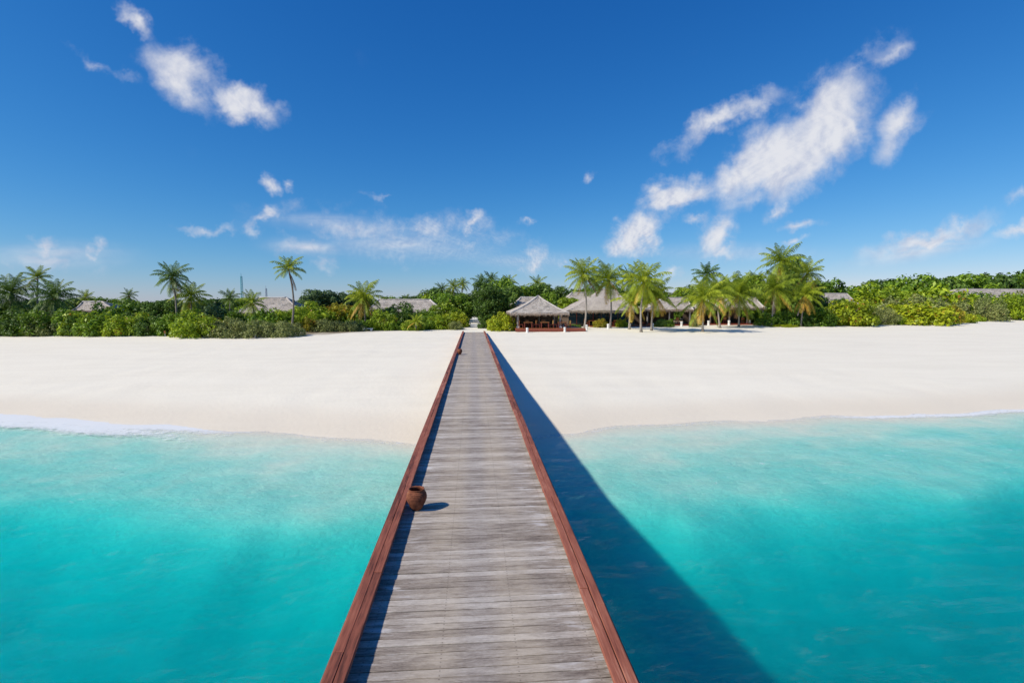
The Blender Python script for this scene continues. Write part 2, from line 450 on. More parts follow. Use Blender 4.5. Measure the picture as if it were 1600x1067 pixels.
me = mesh_np('lagoon_water', np.concatenate([top, low]), np.concatenate([f, walls]), True,
             {'foam_glints': ('POINT', np.concatenate([foam_glints.ravel(), np.zeros(k)]))})
bm = bmesh.new(); bm.from_mesh(me); bm.verts.ensure_lookup_table()
bm.faces.new([bm.verts[n0 + i] for i in range(k)][::-1]); bm.to_mesh(me); bm.free()
m, t = new_mat('lagoon_water')
geo = t.new('ShaderNodeNewGeometry'); pos = geo.outputs['Position']
r1 = t.noise(t.mapping(pos, scale=(0.75, 1.25, 1)), 1.4, 5, 0.62, 0.6)
r2 = t.noise(t.mapping(pos, (4, 1, 0), (0, 0, 0.3), (0.8, 1.5, 1)), 4.5, 5, 0.65, 0.4)
hgt = t.math('ADD', r1, t.math('MULTIPLY', r2, 0.45))
nrm = t.bump(hgt, 1.0, 0.16)
fr = t.new('ShaderNodeFresnel', inp={'IOR': 1.33, 'Normal': nrm})
gl = t.new('ShaderNodeBsdfGlossy', inp={'Roughness': 0.08, 'Color': (1, 1, 1, 1), 'Normal': nrm})
tr = t.new('ShaderNodeBsdfTransparent', inp={'Color': (1, 1, 1, 1)})
surf = t.new('ShaderNodeMixShader', inp={0: t.math('MULTIPLY', fr.outputs[0], 0.24), 1: tr.outputs[0], 2: gl.outputs[0]})
fa = t.new('ShaderNodeAttribute', attribute_name='foam_glints').outputs['Fac']
fn = t.noise(t.mapping(pos, scale=(0.8, 1.6, 1)), 3.2, 7, 0.72, 1.0)
ff = t.math('MULTIPLY', t.maprange(t.math('ADD', t.math('MULTIPLY', fa, 0.55), t.math('SUBTRACT', fn, 0.5)), 0.17, 0.48), 0.78)
fd = t.new('ShaderNodeBsdfDiffuse', inp={'Color': (0.86, 0.88, 0.88, 1)})
surf2 = t.new('ShaderNodeMixShader', inp={0: ff, 1: surf.outputs[0], 2: fd.outputs[0]})
va = t.new('ShaderNodeVolumeAbsorption', inp={'Color': (0.0, 0.912, 0.936, 1), 'Density': 1.0})
vs = t.new('ShaderNodeVolumeScatter', inp={'Color': (0.05, 0.97, 1.0, 1), 'Density': 0.105, 'Anisotropy': 0.6})
vv = t.new('ShaderNodeAddShader', inp={0: va.outputs[0], 1: vs.outputs[0]})
out(t, surf2.outputs[0], vv.outputs[0])
M_WATER = m
tag(obj('water', me, M_WATER), 'clear turquoise lagoon water, pale over the sand shelf', None, None, 'structure')

# ------------------------------------------------------------------ the jetty
KERB_Z, DECK_Z = 2.10, 1.93
JX, HALF = 0.045, 1.60
J0, J1 = -8.0, 72.6
PITCHY = 0.135
m, t = new_mat('weathered_deck')
geo = t.new('ShaderNodeNewGeometry'); pos = geo.outputs['Position']; sx, sy, sz = t.sep(pos)
row = t.math('FLOOR', t.math('DIVIDE', t.math('SUBTRACT', sy, J0), PITCHY))
wn = t.new('ShaderNodeTexWhiteNoise', noise_dimensions='1D'); t.l.new(row, wn.inputs['W']); rv = wn.outputs['Value']
rvec = t.combine(t.math('MULTIPLY', rv, 91.0), t.math('MULTIPLY', rv, 57.0), 0.0)
gv = t.new('ShaderNodeVectorMath', operation='ADD', inp={0: t.mapping(pos, scale=(3.2, 42.0, 1)), 1: rvec}).outputs[0]
grain = t.noise(gv, 2.2, 8, 0.68, 0.5)
gv2 = t.new('ShaderNodeVectorMath', operation='ADD', inp={0: t.mapping(pos, scale=(1.1, 6.0, 1)), 1: rvec}).outputs[0]
blot = t.noise(gv2, 1.6, 5, 0.6, 0.4)
big = t.noise(t.mapping(pos, scale=(0.6, 0.25, 1)), 1.3, 4, 0.6)
spk = t.noise(t.mapping(pos, scale=(9.0, 30.0, 1)), 2.5, 4, 0.7)
fac = t.math('ADD', t.math('MULTIPLY', grain, 0.42), t.math('ADD', t.math('MULTIPLY', blot, 0.36), t.math('ADD', t.math('MULTIPLY', spk, 0.22), t.math('MULTIPLY', t.math('SUBTRACT', rv, 0.5), 0.15))))
inrow = t.math('ABSOLUTE', t.math('SUBTRACT', t.math('FRACT', t.math('DIVIDE', t.math('SUBTRACT', sy, J0), PITCHY)), 0.5))
c = t.ramp(fac, [(0.33, (0.14, 0.110, 0.090)), (0.43, (0.275, 0.228, 0.188)), (0.51, (0.395, 0.342, 0.292)), (0.60, (0.53, 0.475, 0.415)), (0.70, (0.74, 0.69, 0.63))])
ax = t.math('ABSOLUTE', t.math('SUBTRACT', sx, JX))
lane = t.math('MULTIPLY', t.maprange(ax, 0.08, 0.40), t.maprange(ax, 0.98, 0.60))
lane = t.math('MULTIPLY', lane, t.maprange(t.math('ADD', big, t.math('MULTIPLY', blot, 0.5)), 0.50, 0.92))
c = t.mix(t.math('MULTIPLY', lane, 0.75), c, t.mix(0.5, c, (0.56, 0.46, 0.33)))
cool = t.maprange(ax, 0.30, 0.0)
c = t.mix(t.math('MULTIPLY', cool, 0.10), c, (0.30, 0.29, 0.305))
edge = t.math('MULTIPLY', t.maprange(ax, 0.75, 1.2), t.maprange(blot, 0.52, 0.72))
c = t.mix(t.math('MULTIPLY', edge, 0.55), c, (0.66, 0.66, 0.68))
dk = t.math('MULTIPLY', t.maprange(grain, 0.40, 0.30), 0.55)
c = t.mix(dk, c, (0.075, 0.06, 0.055))
c = t.mix(t.math('MULTIPLY', t.maprange(inrow, 0.40, 0.47), t.math('MULTIPLY', t.maprange(blot, 0.60, 0.42), 0.40)), c, (0.07, 0.055, 0.045))      # broken darker lines along the joints
nu = t.math('MULTIPLY', t.math('ABSOLUTE', t.math('SUBTRACT', t.math('FRACT', t.math('DIVIDE', t.math('SUBTRACT', sx, JX), 0.86)), 0.5)), 0.86)
nv_ = t.math('MULTIPLY', t.math('ABSOLUTE', t.math('SUBTRACT', inrow, 0.27)), PITCHY)
nd = t.math('SQRT', t.math('ADD', t.math('MULTIPLY', nu, nu), t.math('MULTIPLY', nv_, nv_)))
c = t.mix(t.math('MULTIPLY', t.maprange(nd, 0.013, 0.007), 0.45), c, (0.05, 0.035, 0.028))      # nail heads
b = principled(t, c, 0.82, t.bump(grain, 0.5, 0.012), 0.25); out(t, b.outputs[0]); M_DECK = m

m, t = new_mat('red_kerb_timber')
geo = t.new('ShaderNodeNewGeometry'); pos = geo.outputs['Position']; oi = t.new('ShaderNodeObjectInfo')
off = t.combine(t.math('MULTIPLY', oi.outputs['Random'], 31.0), t.math('MULTIPLY', oi.outputs['Random'], 17.0), 0.0)
gv = t.new('ShaderNodeVectorMath', operation='ADD', inp={0: t.mapping(pos, scale=(30.0, 1.3, 12.0)), 1: off}).outputs[0]
grain = t.noise(gv, 1.6, 7, 0.66, 0.4)
pat = t.noise(t.mapping(pos, scale=(3, 1.0, 3)), 1.4, 5, 0.6)
fac = t.math('ADD', t.math('MULTIPLY', grain, 0.6), t.math('ADD', t.math('MULTIPLY', pat, 0.4), t.math('MULTIPLY', t.math('SUBTRACT', oi.outputs['Random'], 0.5), 0.22)))
c = t.ramp(fac, [(0.32, (0.085, 0.028, 0.018)), (0.44, (0.235, 0.072, 0.043)), (0.56, (0.325, 0.108, 0.064)), (0.70, (0.46, 0.20, 0.13))])
b = principled(t, c, 0.72, t.bump(grain, 0.45, 0.01), 0.3); out(t, b.outputs[0]); M_KERB = m
M_PILE = simple_mat('jetty_pile', (0.10, 0.075, 0.055), (0.22, 0.17, 0.13), 3.0, 0.85, 0.3, (4, 4, 0.5))

jetty = empty('jetty', (JX, J1, gz(0, J1)))
tag(jetty, 'long wooden jetty with weathered grey planks and red-brown timber kerbs', 'jetty')
JI = Vector(jetty.location)


def jchild(name, mesh, mat, loc, rot=None):
    return obj(name, mesh, mat, jetty, Vector(loc) - JI, rot)


pw = PITCHY - 0.009
plank_me = []
for k in range(6):
    mb = MB(); mb.box(-HALF + 0.012, HALF - 0.012, -pw / 2, pw / 2, -0.036, 0.0, 0.0035)
    bmesh.ops.subdivide_edges(mb.bm, edges=[e for e in mb.bm.edges if abs(e.verts[0].co.x - e.verts[1].co.x) > 1], cuts=3)
    for v in mb.bm.verts:
        v.co.y += 0.004 * math.sin(v.co.x * 1.7 + k * 2.1); v.co.z += 0.003 * math.sin(v.co.x * 2.3 + k * 1.3)
    plank_me.append(mb.mesh('plank'))
nrows = int((J1 - J0) / PITCHY)
first = int((4.0 - J0) / PITCHY)
far_mb, back_mb = bmesh.new(), bmesh.new()
for i in range(nrows):
    y = J0 + (i + 0.5) * PITCHY
    dz = random.uniform(-0.003, 0.003); rz = random.uniform(-0.0018, 0.0018); rx = random.uniform(-0.012, 0.012); dx = random.uniform(-0.012, 0.012)
    me = plank_me[random.randrange(6)]
    if first <= i < first + 300:
        jchild('plank', me, M_DECK, (JX + dx, y + random.uniform(-0.003, 0.003), DECK_Z + dz), (rx, 0, rz))
    else:
        tgt = far_mb if i >= first else back_mb
        n0 = len(tgt.verts); tgt.from_mesh(me); tgt.verts.ensure_lookup_table()
        bmesh.ops.transform(tgt, matrix=Matrix.Translation((JX + dx - JI.x, y - JI.y, DECK_Z + dz - JI.z)), verts=tgt.verts[n0:])
for nm, bmx in (('far_planks', far_mb), ('near_planks', back_mb)):
    me = bpy.data.meshes.new(nm); bmx.to_mesh(me); bmx.free()
    tag(obj(nm, me, M_DECK, jetty), kind='stuff')
SEG = 3.9
for side in (-1, 1):
    for ln in (0, 1):
        y = J0 - random.uniform(0, 2.0)
        while y < J1:
            L = SEG * random.uniform(0.85, 1.1); y1 = min(y + L, J1)
            if y1 - y > 0.3:
                xo = HALF - 0.122 * ln; xi = xo - 0.114
                mb = MB(); mb.box(-0.057, 0.057, -(y1 - y) / 2 + 0.004, (y1 - y) / 2 - 0.004, -0.052, 0.0, 0.006)
                jchild('kerb_board', mb.mesh('kerb_board'), M_KERB,
                       (JX + side * (xo + xi) / 2 + random.uniform(-0.007, 0.007), (y + y1) / 2, KERB_Z + random.uniform(-0.005, 0.005)), (0, 0, random.uniform(-0.0016, 0.0016)))
            y = y1
    y = J0
    while y < J1:
        y1 = min(y + 5.2, J1)
        mb = MB(); mb.box(-0.02, 0.02, -(y1 - y) / 2 + 0.003, (y1 - y) / 2 - 0.003, -0.33, 0.0, 0.004)
        jchild('fascia_board', mb.mesh('fascia_board'), M_KERB, (JX + side * (HALF + 0.012), (y + y1) / 2, KERB_Z - 0.056))
        y = y1
blk = MB().box(-0.085, 0.085, -0.085, 0.085, -0.118, 0.0, 0.005).mesh('kerb_block')
y = J0 + 1.0
while y < J1 - 0.2:
    for side in (-1, 1):
        jchild('kerb_block', blk, M_KERB, (JX + side * (HALF - 0.108) + random.uniform(-0.01, 0.01), y + random.uniform(-0.05, 0.05), KERB_Z - 0.053))
    y += 1.95
pile_h = 6.0
pile_me = MB().tube([(0, 0, -pile_h), (0, 0, 0)], [0.14, 0.13], 12).mesh('pile', True)
beam_me = MB().box(-1.5, 1.5, -0.09, 0.09, -0.22, 0, 0.006).mesh('cross_beam')
y = J0 + 0.5
while y < J1 - 1:
    zt = DECK_Z - 0.042 - 0.20
    jchild('cross_beam', beam_me, M_PILE, (JX, y, zt))
    for side in (-1, 1): jchild('pile', pile_me, M_PILE, (JX + side * 1.15, y, zt - 0.22))
    y += 3.9
for xx in (-1.3, -0.45, 0.45, 1.3):
    mb = MB(); mb.box(-0.045, 0.045, -(J1 - J0) / 2 + 0.05, (J1 - J0) / 2 - 0.05, -0.20, 0.0)
    jchild('stringer', mb.mesh('stringer'), M_PILE, (JX + xx, (J0 + J1) / 2, DECK_Z - 0.041))

# clay pots
m, t = new_mat('fired_clay')
tcn = t.new('ShaderNodeTexCoord'); v = tcn.outputs['Object']; ox, oy, oz = t.sep(v)
n = t.noise(v, 9.0, 7, 0.68); n2 = t.noise(v, 60.0, 3, 0.6)
c = t.ramp(n, [(0.3, (0.07, 0.024, 0.015)), (0.5, (0.20, 0.068, 0.036)), (0.72, (0.32, 0.125, 0.065))])
ribs = t.math('SINE', t.math('MULTIPLY', oz, 210.0))
hh = t.math('ADD', t.math('MULTIPLY', ribs, 0.22), t.math('ADD', t.math('MULTIPLY', n, 1.0), t.math('MULTIPLY', n2, 0.8)))
b = principled(t, c, 0.85, t.bump(hh, 0.7, 0.012), 0.2); out(t, b.outputs[0]); M_CLAY = m
prof = [(0.07, 0.0), (0.088, 0.006), (0.122, 0.06), (0.168, 0.15), (0.196, 0.22), (0.199, 0.27), (0.188, 0.32), (0.165, 0.362), (0.146, 0.385), (0.148, 0.398), (0.155, 0.408),
        (0.150, 0.416), (0.138, 0.412), (0.130, 0.398), (0.135, 0.375), (0.160, 0.34), (0.178, 0.27), (0.160, 0.16), (0.10, 0.05), (0.02, 0.03)]
pot_me = MB().lathe(prof, 40).mesh('clay_pot', True)
p = at_z(647.5, 796.0, DECK_Z)
tag(obj('clay_pot', pot_me, M_CLAY, None, (max(p.x, JX - HALF + 0.25 + 0.19), p.y, DECK_Z + 0.004)), 'large ribbed terracotta pot on the planks close to the camera', 'pot')
p = at_z(713.5, 554.0, DECK_Z)
tag(obj('clay_pot', pot_me, M_CLAY, None, (max(p.x, JX - HALF + 0.25 + 0.21), p.y, DECK_Z + 0.004), (0, 0, 1.0), (1.06, 1.06, 1.06)), 'small looking terracotta pot near the far beach end of the jetty', 'pot')

# ------------------------------------------------------------------ foliage
def leaf_mat(name, dark, mid, light, trans=0.28, odd=None, oddamt=0.0):
    m, t = new_mat(name)
    dark, mid, light = (tuple(min(q * k_, 0.6) for q, k_ in zip(cc, (2.15, 1.88, 1.5))) for cc in (dark, mid, light))
    rnd = t.new('ShaderNodeAttribute', attribute_name='rnd').outputs['Fac']
    oi = t.new('ShaderNodeObjectInfo')
    v = t.math('ADD', rnd, t.math('MULTIPLY', t.math('SUBTRACT', oi.outputs['Random'], 0.5), 0.30))
    c = t.ramp(v, [(0.05, dark), (0.5, mid), (0.95, light)])
    if odd is not None:
        c = t.mix(t.maprange(rnd, 1.0 - oddamt, 1.0 - oddamt + 0.01), c, odd)
    b = principled(t, c, 0.5, None, 0.35)
    tl = t.new('ShaderNodeBsdfTranslucent', inp={'Color': t.mix(0.35, c, light)})
    mx = t.new('ShaderNodeMixShader', inp={0: trans, 1: b.outputs[0], 2: tl.outputs[0]})
    out(t, mx.outputs[0]); return m


LEAF = {
    'g': leaf_mat('leaf_green', (0.030, 0.070, 0.008), (0.075, 0.150, 0.014), (0.155, 0.260, 0.022), 0.28, (0.24, 0.15, 0.03), 0.02),
    'l': leaf_mat('leaf_lime', (0.060, 0.105, 0.008), (0.130, 0.215, 0.014), (0.235, 0.330, 0.020), 0.30, (0.36, 0.16, 0.02), 0.03),
    'y': leaf_mat('leaf_yellow_green', (0.085, 0.130, 0.008), (0.175, 0.250, 0.012), (0.300, 0.370, 0.020), 0.30, (0.40, 0.17, 0.02), 0.06),
    'd': leaf_mat('leaf_dark', (0.022, 0.052, 0.010), (0.050, 0.105, 0.018), (0.105, 0.180, 0.030), 0.24),
    'b': leaf_mat('leaf_blue_dark', (0.018, 0.042, 0.020), (0.040, 0.082, 0.034), (0.080, 0.140, 0.054), 0.22),
    's': leaf_mat('leaf_grey_green', (0.055, 0.085, 0.026), (0.115, 0.150, 0.055), (0.190, 0.230, 0.090), 0.22, (0.25, 0.20, 0.08), 0.03),
    'o': leaf_mat('leaf_orange_tinged', (0.070, 0.090, 0.010), (0.150, 0.165, 0.014), (0.260, 0.250, 0.022), 0.28, (0.40, 0.15, 0.03), 0.16),
}
M_BARK = simple_mat('grey_bark', (0.10, 0.08, 0.065), (0.24, 0.20, 0.165), 5.0, 0.9, 0.4, (3, 3, 0.6))
M_PALMBARK = simple_mat('palm_bark', (0.17, 0.145, 0.12), (0.37, 0.325, 0.275), 3.0, 0.9, 0.6, (1.5, 1.5, 9.0))


def leaf_cloud(centers, radii, n, size, seed, flat=0.0, up=0.25):
    """leaf-sized folded faces spread through lobes"""
    r = np.random.default_rng(seed); centers = np.asarray(centers, float); radii = np.asarray(radii, float)
    pr = (radii ** 2) / (radii ** 2).sum()
    L = r.choice(len(radii), n * 2, p=pr)
    d = r.normal(size=(n * 2, 3)); d /= np.linalg.norm(d, axis=1)[:, None]
    rr = radii[L] * (1.0 - r.normal(0.05, 0.20, n * 2)).clip(0.3, 1.45)
    p = centers[L] + d * rr[:, None] * np.array([1, 1, 1 - flat])
    inside = np.zeros(len(p), bool)
    for c_, q in zip(centers, radii): inside |= np.linalg.norm((p - c_) / np.array([1, 1, 1 - flat]), axis=1) < q * 0.66
    keep = np.where(~inside & (p[:, 2] > 0.02))[0][:n]
    p, d, L = p[keep], d[keep], L[keep]; n = len(p)
    nrm = d + r.normal(0, 0.55, (n, 3)) + np.array([0, 0, up]); nrm /= np.linalg.norm(nrm, axis=1)[:, None]
    a = np.cross(nrm, r.normal(size=(n, 3))); a /= np.linalg.norm(a, axis=1)[:, None]; b_ = np.cross(nrm, a)
    s = size * r.uniform(0.6, 1.35, n)[:, None]
    v = np.stack([p - a * s, p - b_ * s * 0.48 + nrm * s * 0.12, p + a * s - nrm * s * 0.25, p + b_ * s * 0.48 + nrm * s * 0.12], 1).reshape(-1, 3)
    f = np.arange(4 * n).reshape(n, 4)
    rnd = np.clip(0.5 + r.normal(0, 0.19, n) + r.normal(0, 0.13, len(radii))[L], 0, 0.985)
    rnd = np.where(r.random(n) < 0.12, r.uniform(0, 1, n), rnd)
    return v, f, rnd


def lobes(kind, seed, A):
    """lobe centres for a plant of half width 1 and height A"""
    r = np.random.default_rng(seed); c, q = [], []
    if kind == 'shrub':
        for k in range(int(52 + 34 * A)):
            a = r.uniform(0, 6.28); ra = math.sqrt(r.random()) * 0.93; h = r.uniform(0.05, 1.0) ** 0.8 * A * (1 - 0.55 * ra ** 3.2) * r.uniform(0.82, 1.06)
            s = r.uniform(0.09, 0.23); c.append((ra * math.cos(a), ra * math.sin(a), max(h - s * 0.9, 0.05))); q.append(s)
    else:
        for k in range(int(38 + 26 * A)):
            a = r.uniform(0, 6.28); zz = r.uniform(0.13, 0.93); env = math.sin(math.pi * min(max((zz - 0.02) / 1.02, 0), 1)) ** 0.5
            ra = r.uniform(0.15, 0.92) * env; s = r.uniform(0.11, 0.27)
            c.append((ra * math.cos(a), ra * math.sin(a), zz * A - s * 0.45)); q.append(s)
    return c, q


NV = 5
ASP = {'shrub': (0.8, 1.3, 2.0), 'fine': (0.8, 1.3, 2.0), 'crown': (1.2, 2.1, 3.2)}
POOL = {}
for kind, asps in ASP.items():
    for j, A in enumerate(asps):
        for k in range(NV):
            sd = 100 * j + k + {'shrub': 0, 'fine': 1000, 'crown': 2000}[kind]
            c_, q = lobes('crown' if kind == 'crown' else 'shrub', sd, A)
            n_, sz_ = {'shrub': (4300, 0.060), 'fine': (7000, 0.036), 'crown': (4200, 0.066)}[kind]
            v, f, rn = leaf_cloud(c_, q, int(n_ * (0.6 + 0.5 * A)), sz_, 5000 + sd, 0.0, 0.5 if kind == 'fine' else 0.25)
            POOL[kind, j, k] = mesh_np('crown' if kind == 'crown' else 'foliage', v, f, False, {'rnd': ('FACE', rn)})


def branchy(seed, tree):
    r = random.Random(seed); mb = MB()
    if tree:
        mb.tube([(0, 0, -0.05), (r.uniform(-.04, .04), r.uniform(-.04, .04), 0.25), (r.uniform(-.07, .07), r.uniform(-.07, .07), 0.55)], [0.055, 0.042, 0.026], 7)
        for k in range(7):
            a = r.uniform(0, 6.28); z = r.uniform(0.18, 0.5); l = r.uniform(0.3, 0.6)
            mb.tube([(0, 0, z), (math.cos(a) * l * .5, math.sin(a) * l * .5, z + .17), (math.cos(a) * l, math.sin(a) * l, z + .30)], [0.024, 0.016, 0.006], 5)
    else:
        for k in range(9):
            a = r.uniform(0, 6.28); l = r.uniform(0.25, 0.65)
            mb.tube([(0.1 * math.cos(a), 0.1 * math.sin(a), -0.04), (math.cos(a) * l * .5, math.sin(a) * l * .5, .32), (math.cos(a) * l, math.sin(a) * l, .58)], [0.026, 0.017, 0.006], 5)
    return mb.mesh('stem', True)


STEMS = [branchy(k, False) for k in range(3)]; TRUNKS = [branchy(k, True) for k in range(3)]
CNAME = {'g': 'mid green', 'l': 'bright lime green', 'y': 'yellow green', 'd': 'dark green', 'b': 'blue-black green', 's': 'grey green', 'o': 'orange tinged'}
ORD = 'first second third fourth fifth sixth seventh eighth ninth tenth eleventh twelfth thirteenth fourteenth fifteenth sixteenth seventeenth eighteenth nineteenth twentieth'.split() + \
      ['twenty-' + s for s in 'first second third fourth fifth sixth seventh eighth ninth'.split()] + ['thirtieth'] + ['thirty-' + s for s in 'first second third fourth fifth sixth seventh eighth ninth'.split()] + ['fortieth']
plant_no = 0


def plant(px, top, wpx, kind, label, group, base=None, Y=None, tree=False):
    """a shrub or tree that stands at the ground under pixel (px, base), or at distance Y"""
    global plant_no
    plant_no += 1; k = plant_no
    if Y is None: g = at_ground(px, base)
    else:
        g = at_y(px, 480, Y); g.z = gz(g.x, g.y)
    zt = at_y(px, top, g.y).z
    dist = (g - Vector((0, 0, g.z))).length; cosx = math.cos(math.atan2(g.x, g.y) - R(YAW))
    half = wpx * 0.5 * (dist * cosx) / F * 1.15
    h = max(zt - g.z, 0.5) * 1.02
    root = empty('tree' if tree else 'shrub', (g.x, g.y + (half * 0.55 if Y is None else 0), g.z - 0.03), random.uniform(0, 6.28))
    tag(root, label, 'tree' if tree else 'shrub', group)
    pk = 'crown' if tree else ('fine' if kind == 's' else 'shrub')
    j = min(range(3), key=lambda i: abs(math.log(h / half / ASP[pk][i]))); A = ASP[pk][j]
    dep = half * random.uniform(0.85, 1.1)
    obj('crown' if tree else 'foliage', POOL[pk, j, (k * 3 + 2) % NV], LEAF[kind], root, (0, 0, 0), None, (half, dep, h / A))
    if tree: obj('trunk', TRUNKS[k % 3], M_BARK, root, (0, 0, 0), None, (half * 0.8, half * 0.8, h))
    else: obj('stem', STEMS[k % 3], M_BARK, root, (0, 0, 0), None, (half, dep, h * 0.95))
    return root


def row(specs, where, group, tree=False):
    specs = sorted(specs, key=lambda s: s[0]); kinds = {}; off = {}; n_off = 0
    nm = 'tree' if tree else 'shrub'
    seen = [s for s in specs if -25 < s[0] < 1625]
    for s in specs:
        px, top, wpx, kind, b = s
        if s in seen:
            kinds[kind] = kinds.get(kind, 0) + 1; tot = sum(1 for q in seen if q[3] == kind)
            lab = f'{CNAME[kind]} {nm} {where}' if tot == 1 else f'{CNAME[kind]} {nm} {where}, {ORD[kinds[kind] - 1]} such from left'
        else:
            kk = (kind, px < 0); off[kk] = off.get(kk, 0) + 1; n_off += 1
            lab = f'{CNAME[kind]} {nm}, {ORD[off[kk] - 1]} beyond the {"left" if px < 0 else "right"} picture edge {where}'
            lab = ' '.join(lab.split()[:16])
        plant(px, top, wpx, kind, lab, group, **b, tree=tree)


B = lambda v: {'base': v}
D = lambda v: {'Y': v}
row([(-125, 488, 80, 'g', B(525)), (-70, 491, 70, 'd', B(525)), (-20, 490, 64, 'g', B(525)), (26, 491, 58, 'd', B(525)), (66, 494, 54, 's', B(525)), (104, 491, 58, 'd', B(525)), (148, 489, 60, 'g', B(525)),
     (188, 486, 58, 'l', B(525)), (226, 492, 50, 'd', B(525)), (256, 489, 52, 'g', B(525)), (300, 488, 66, 'l', B(528)), (346, 494, 62, 's', B(528)), (390, 498, 64, 's', B(528)), (432, 500, 58, 's', B(527))],
    'in the front row along the left beach', 'front shrubs of the left thicket')
row([(-110, 474, 90, 'd', D(72)), (-45, 472, 90, 'd', D(73)), (14, 478, 76, 'd', D(73)), (62, 482, 60, 'g', D(72)), (108, 480, 60, 'g', D(73)), (146, 483, 70, 'l', D(72)), (172, 472, 64, 'g', D(78)),
     (204, 466, 58, 'g', D(80)), (232, 468, 54, 'd', D(76)), (254, 469, 50, 'd', D(75)), (292, 482, 56, 'l', D(73)), (334, 473, 70, 'b', D(74)), (368, 484, 54, 'g', D(74)), (415, 482, 66, 'g', D(75)), (448, 480, 50, 'l', D(76)), (470, 478, 44, 'l', D(78))],
    'in the second row behind the left beach', 'second row of the left thicket')
row([(474, 494, 36, 'o', B(519)), (503, 497, 54, 's', B(518.5)), (541, 499, 48, 's', B(518)), (598, 484, 44, 'l', B(516.5)), (642, 499, 34, 'l', B(516.5)), (664, 492, 34, 'g', B(515.5)), (686, 490, 40, 'l', B(515)),
     (711, 499, 24, 's', B(515.5)), (572, 498, 30, 'g', B(516)), (615, 501, 26, 'g', B(516.5))], 'in the low row left of jetty', 'front shrubs left of the jetty')
row([(490, 470, 66, 'l', D(84)), (527, 472, 60, 'o', D(86)), (556, 474, 46, 'g', D(86)), (622, 472, 56, 'd', D(84)), (600, 478, 44, 'l', D(88)), (668, 482, 44, 'g', D(88)), (694, 470, 52, 'l', D(94)), (712, 486, 40, 'y', D(88)), (655, 488, 40, 'g', D(90))],
    'behind the low jetty-side row', 'second row left of the jetty')
row([(497, 452, 56, 'b', D(108)), (536, 456, 44, 'b', D(110)), (560, 457, 40, 'd', D(112)), (690, 456, 56, 'g', D(112)), (712, 460, 44, 'g', D(104)), (722, 458, 40, 'd', D(118)), (740, 466, 34, 'g', D(165)), (734, 470, 26, 'l', D(150)), (676, 462, 44, 'l', D(122))], 'standing left of the sand path', 'trees left of the path', True)
row([(766, 447, 44, 'd', D(86)), (786, 449, 46, 'd', D(88)), (757, 438, 40, 'd', D(104)), (778, 434, 48, 'g', D(112)), (800, 445, 44, 'd', D(106)), (822, 446, 46, 'g', D(110)), (847, 443, 52, 'd', D(112)), (872, 448, 46, 'd', D(112)), (862, 456, 36, 'g', D(104)),
     (885, 464, 36, 'l', D(98)), (897, 466, 30, 'l', D(99))], 'between the path and the thatched pavilion roofs', 'trees right of the path', True)
row([(785, 487, 40, 'y', B(517.5)), (756, 500, 18, 'd', D(84))], 'beside the jetty end next to the open pavilion', 'shrubs by the pavilion')
row([(1036, 456, 60, 'g', D(118)), (1062, 450, 50, 'l', D(122)), (1086, 446, 56, 'd', D(118)), (1132, 440, 60, 'd', D(112)), (1168, 430, 52, 'g', D(110)), (1190, 445, 50, 'g', D(108)), (1238, 398, 46, 'd', D(106)), (1262, 440, 44, 'd', D(110)), (1212, 430, 50, 'd', D(112)), (985, 452, 70, 'd', D(116)), (945, 448, 60, 'd', D(118)),
     (912, 452, 44, 'g', D(118))],
    'behind the thatched roofs and tall beach palms', 'trees behind the restaurant', True)
row([(1190, 484, 46, 'l', D(99)), (1224, 484, 54, 'g', B(510)), (1258, 492, 44, 'd', B(510)), (1284, 478, 48, 'g', B(510)), (1338, 461, 80, 'y', B(509.5)), (1388, 478, 44, 's', B(508)), (1414, 486, 40, 'l', B(507.5)), (1452, 472, 92, 'y', B(508)), (1492, 474, 34, 'o', B(506.5)),
     (1514, 484, 28, 'y', B(505)), (1548, 462, 78, 's', B(502)), (1592, 456, 52, 'l', B(500.5)), (1532, 491, 20, 'l', B(502.5)), (1645, 452, 84, 'g', B(498.5)), (1715, 452, 84, 's', B(497))],
    'at the sand edge on the right', 'front shrubs on the right')
row([(1420, 454, 90, 's', D(118)), (1382, 442, 90, 'l', D(128)), (1450, 444, 110, 'l', D(130)), (1300, 462, 60, 'd', D(112)), (1510, 456, 80, 'g', D(134)), (1575, 456, 80, 's', D(146)), (1525, 457, 80, 'g', D(142)), (1612, 457, 70, 'l', D(144)), (1660, 450, 90, 'g', D(148))],
    'in the higher bank on the right', 'second row on the right')
row([(1298, 440, 70, 'g', D(165)), (1345, 445, 56, 'g', D(165)), (1425, 431, 84, 'g', D(160)), (1472, 436, 70, 'd', D(168)), (1512, 428, 70, 'g', D(172)), (1556, 424, 76, 'd', D(176)), (1602, 421, 84, 'g', D(178)), (1660, 420, 90, 'd', D(180)), (1730, 420, 90, 'd', D(182)), (1380, 436, 60, 'd', D(170))],
    'on the far skyline at the right', 'skyline trees on the right', True)
row([(px, 488 + (i % 3) * 3, 84, 'glgs'[i % 4], D(66 + (i % 2))) for i, px in enumerate(range(-520, -150, 62))], 'in the sand row', 'front shrubs of the left thicket')
row([(px, 462 + (i % 3) * 4, 110, 'dgb'[i % 3], D(84 + 4 * (i % 3))) for i, px in enumerate(range(-560, -130, 80))], 'in the tree row', 'far background trees', True)
row([(px, 448 + (i % 3) * 4, 110, 'lgs'[i % 3], D(128 + 3 * i)) for i, px in enumerate(range(1770, 2150, 75))], 'in the sand row', 'front shrubs on the right')
row([(px, 424 + (i % 3) * 5, 130, 'dg'[i % 2], D(180 + 3 * i)) for i, px in enumerate(range(1800, 2200, 90))], 'in the high row', 'skyline trees on the right', True)
far = []
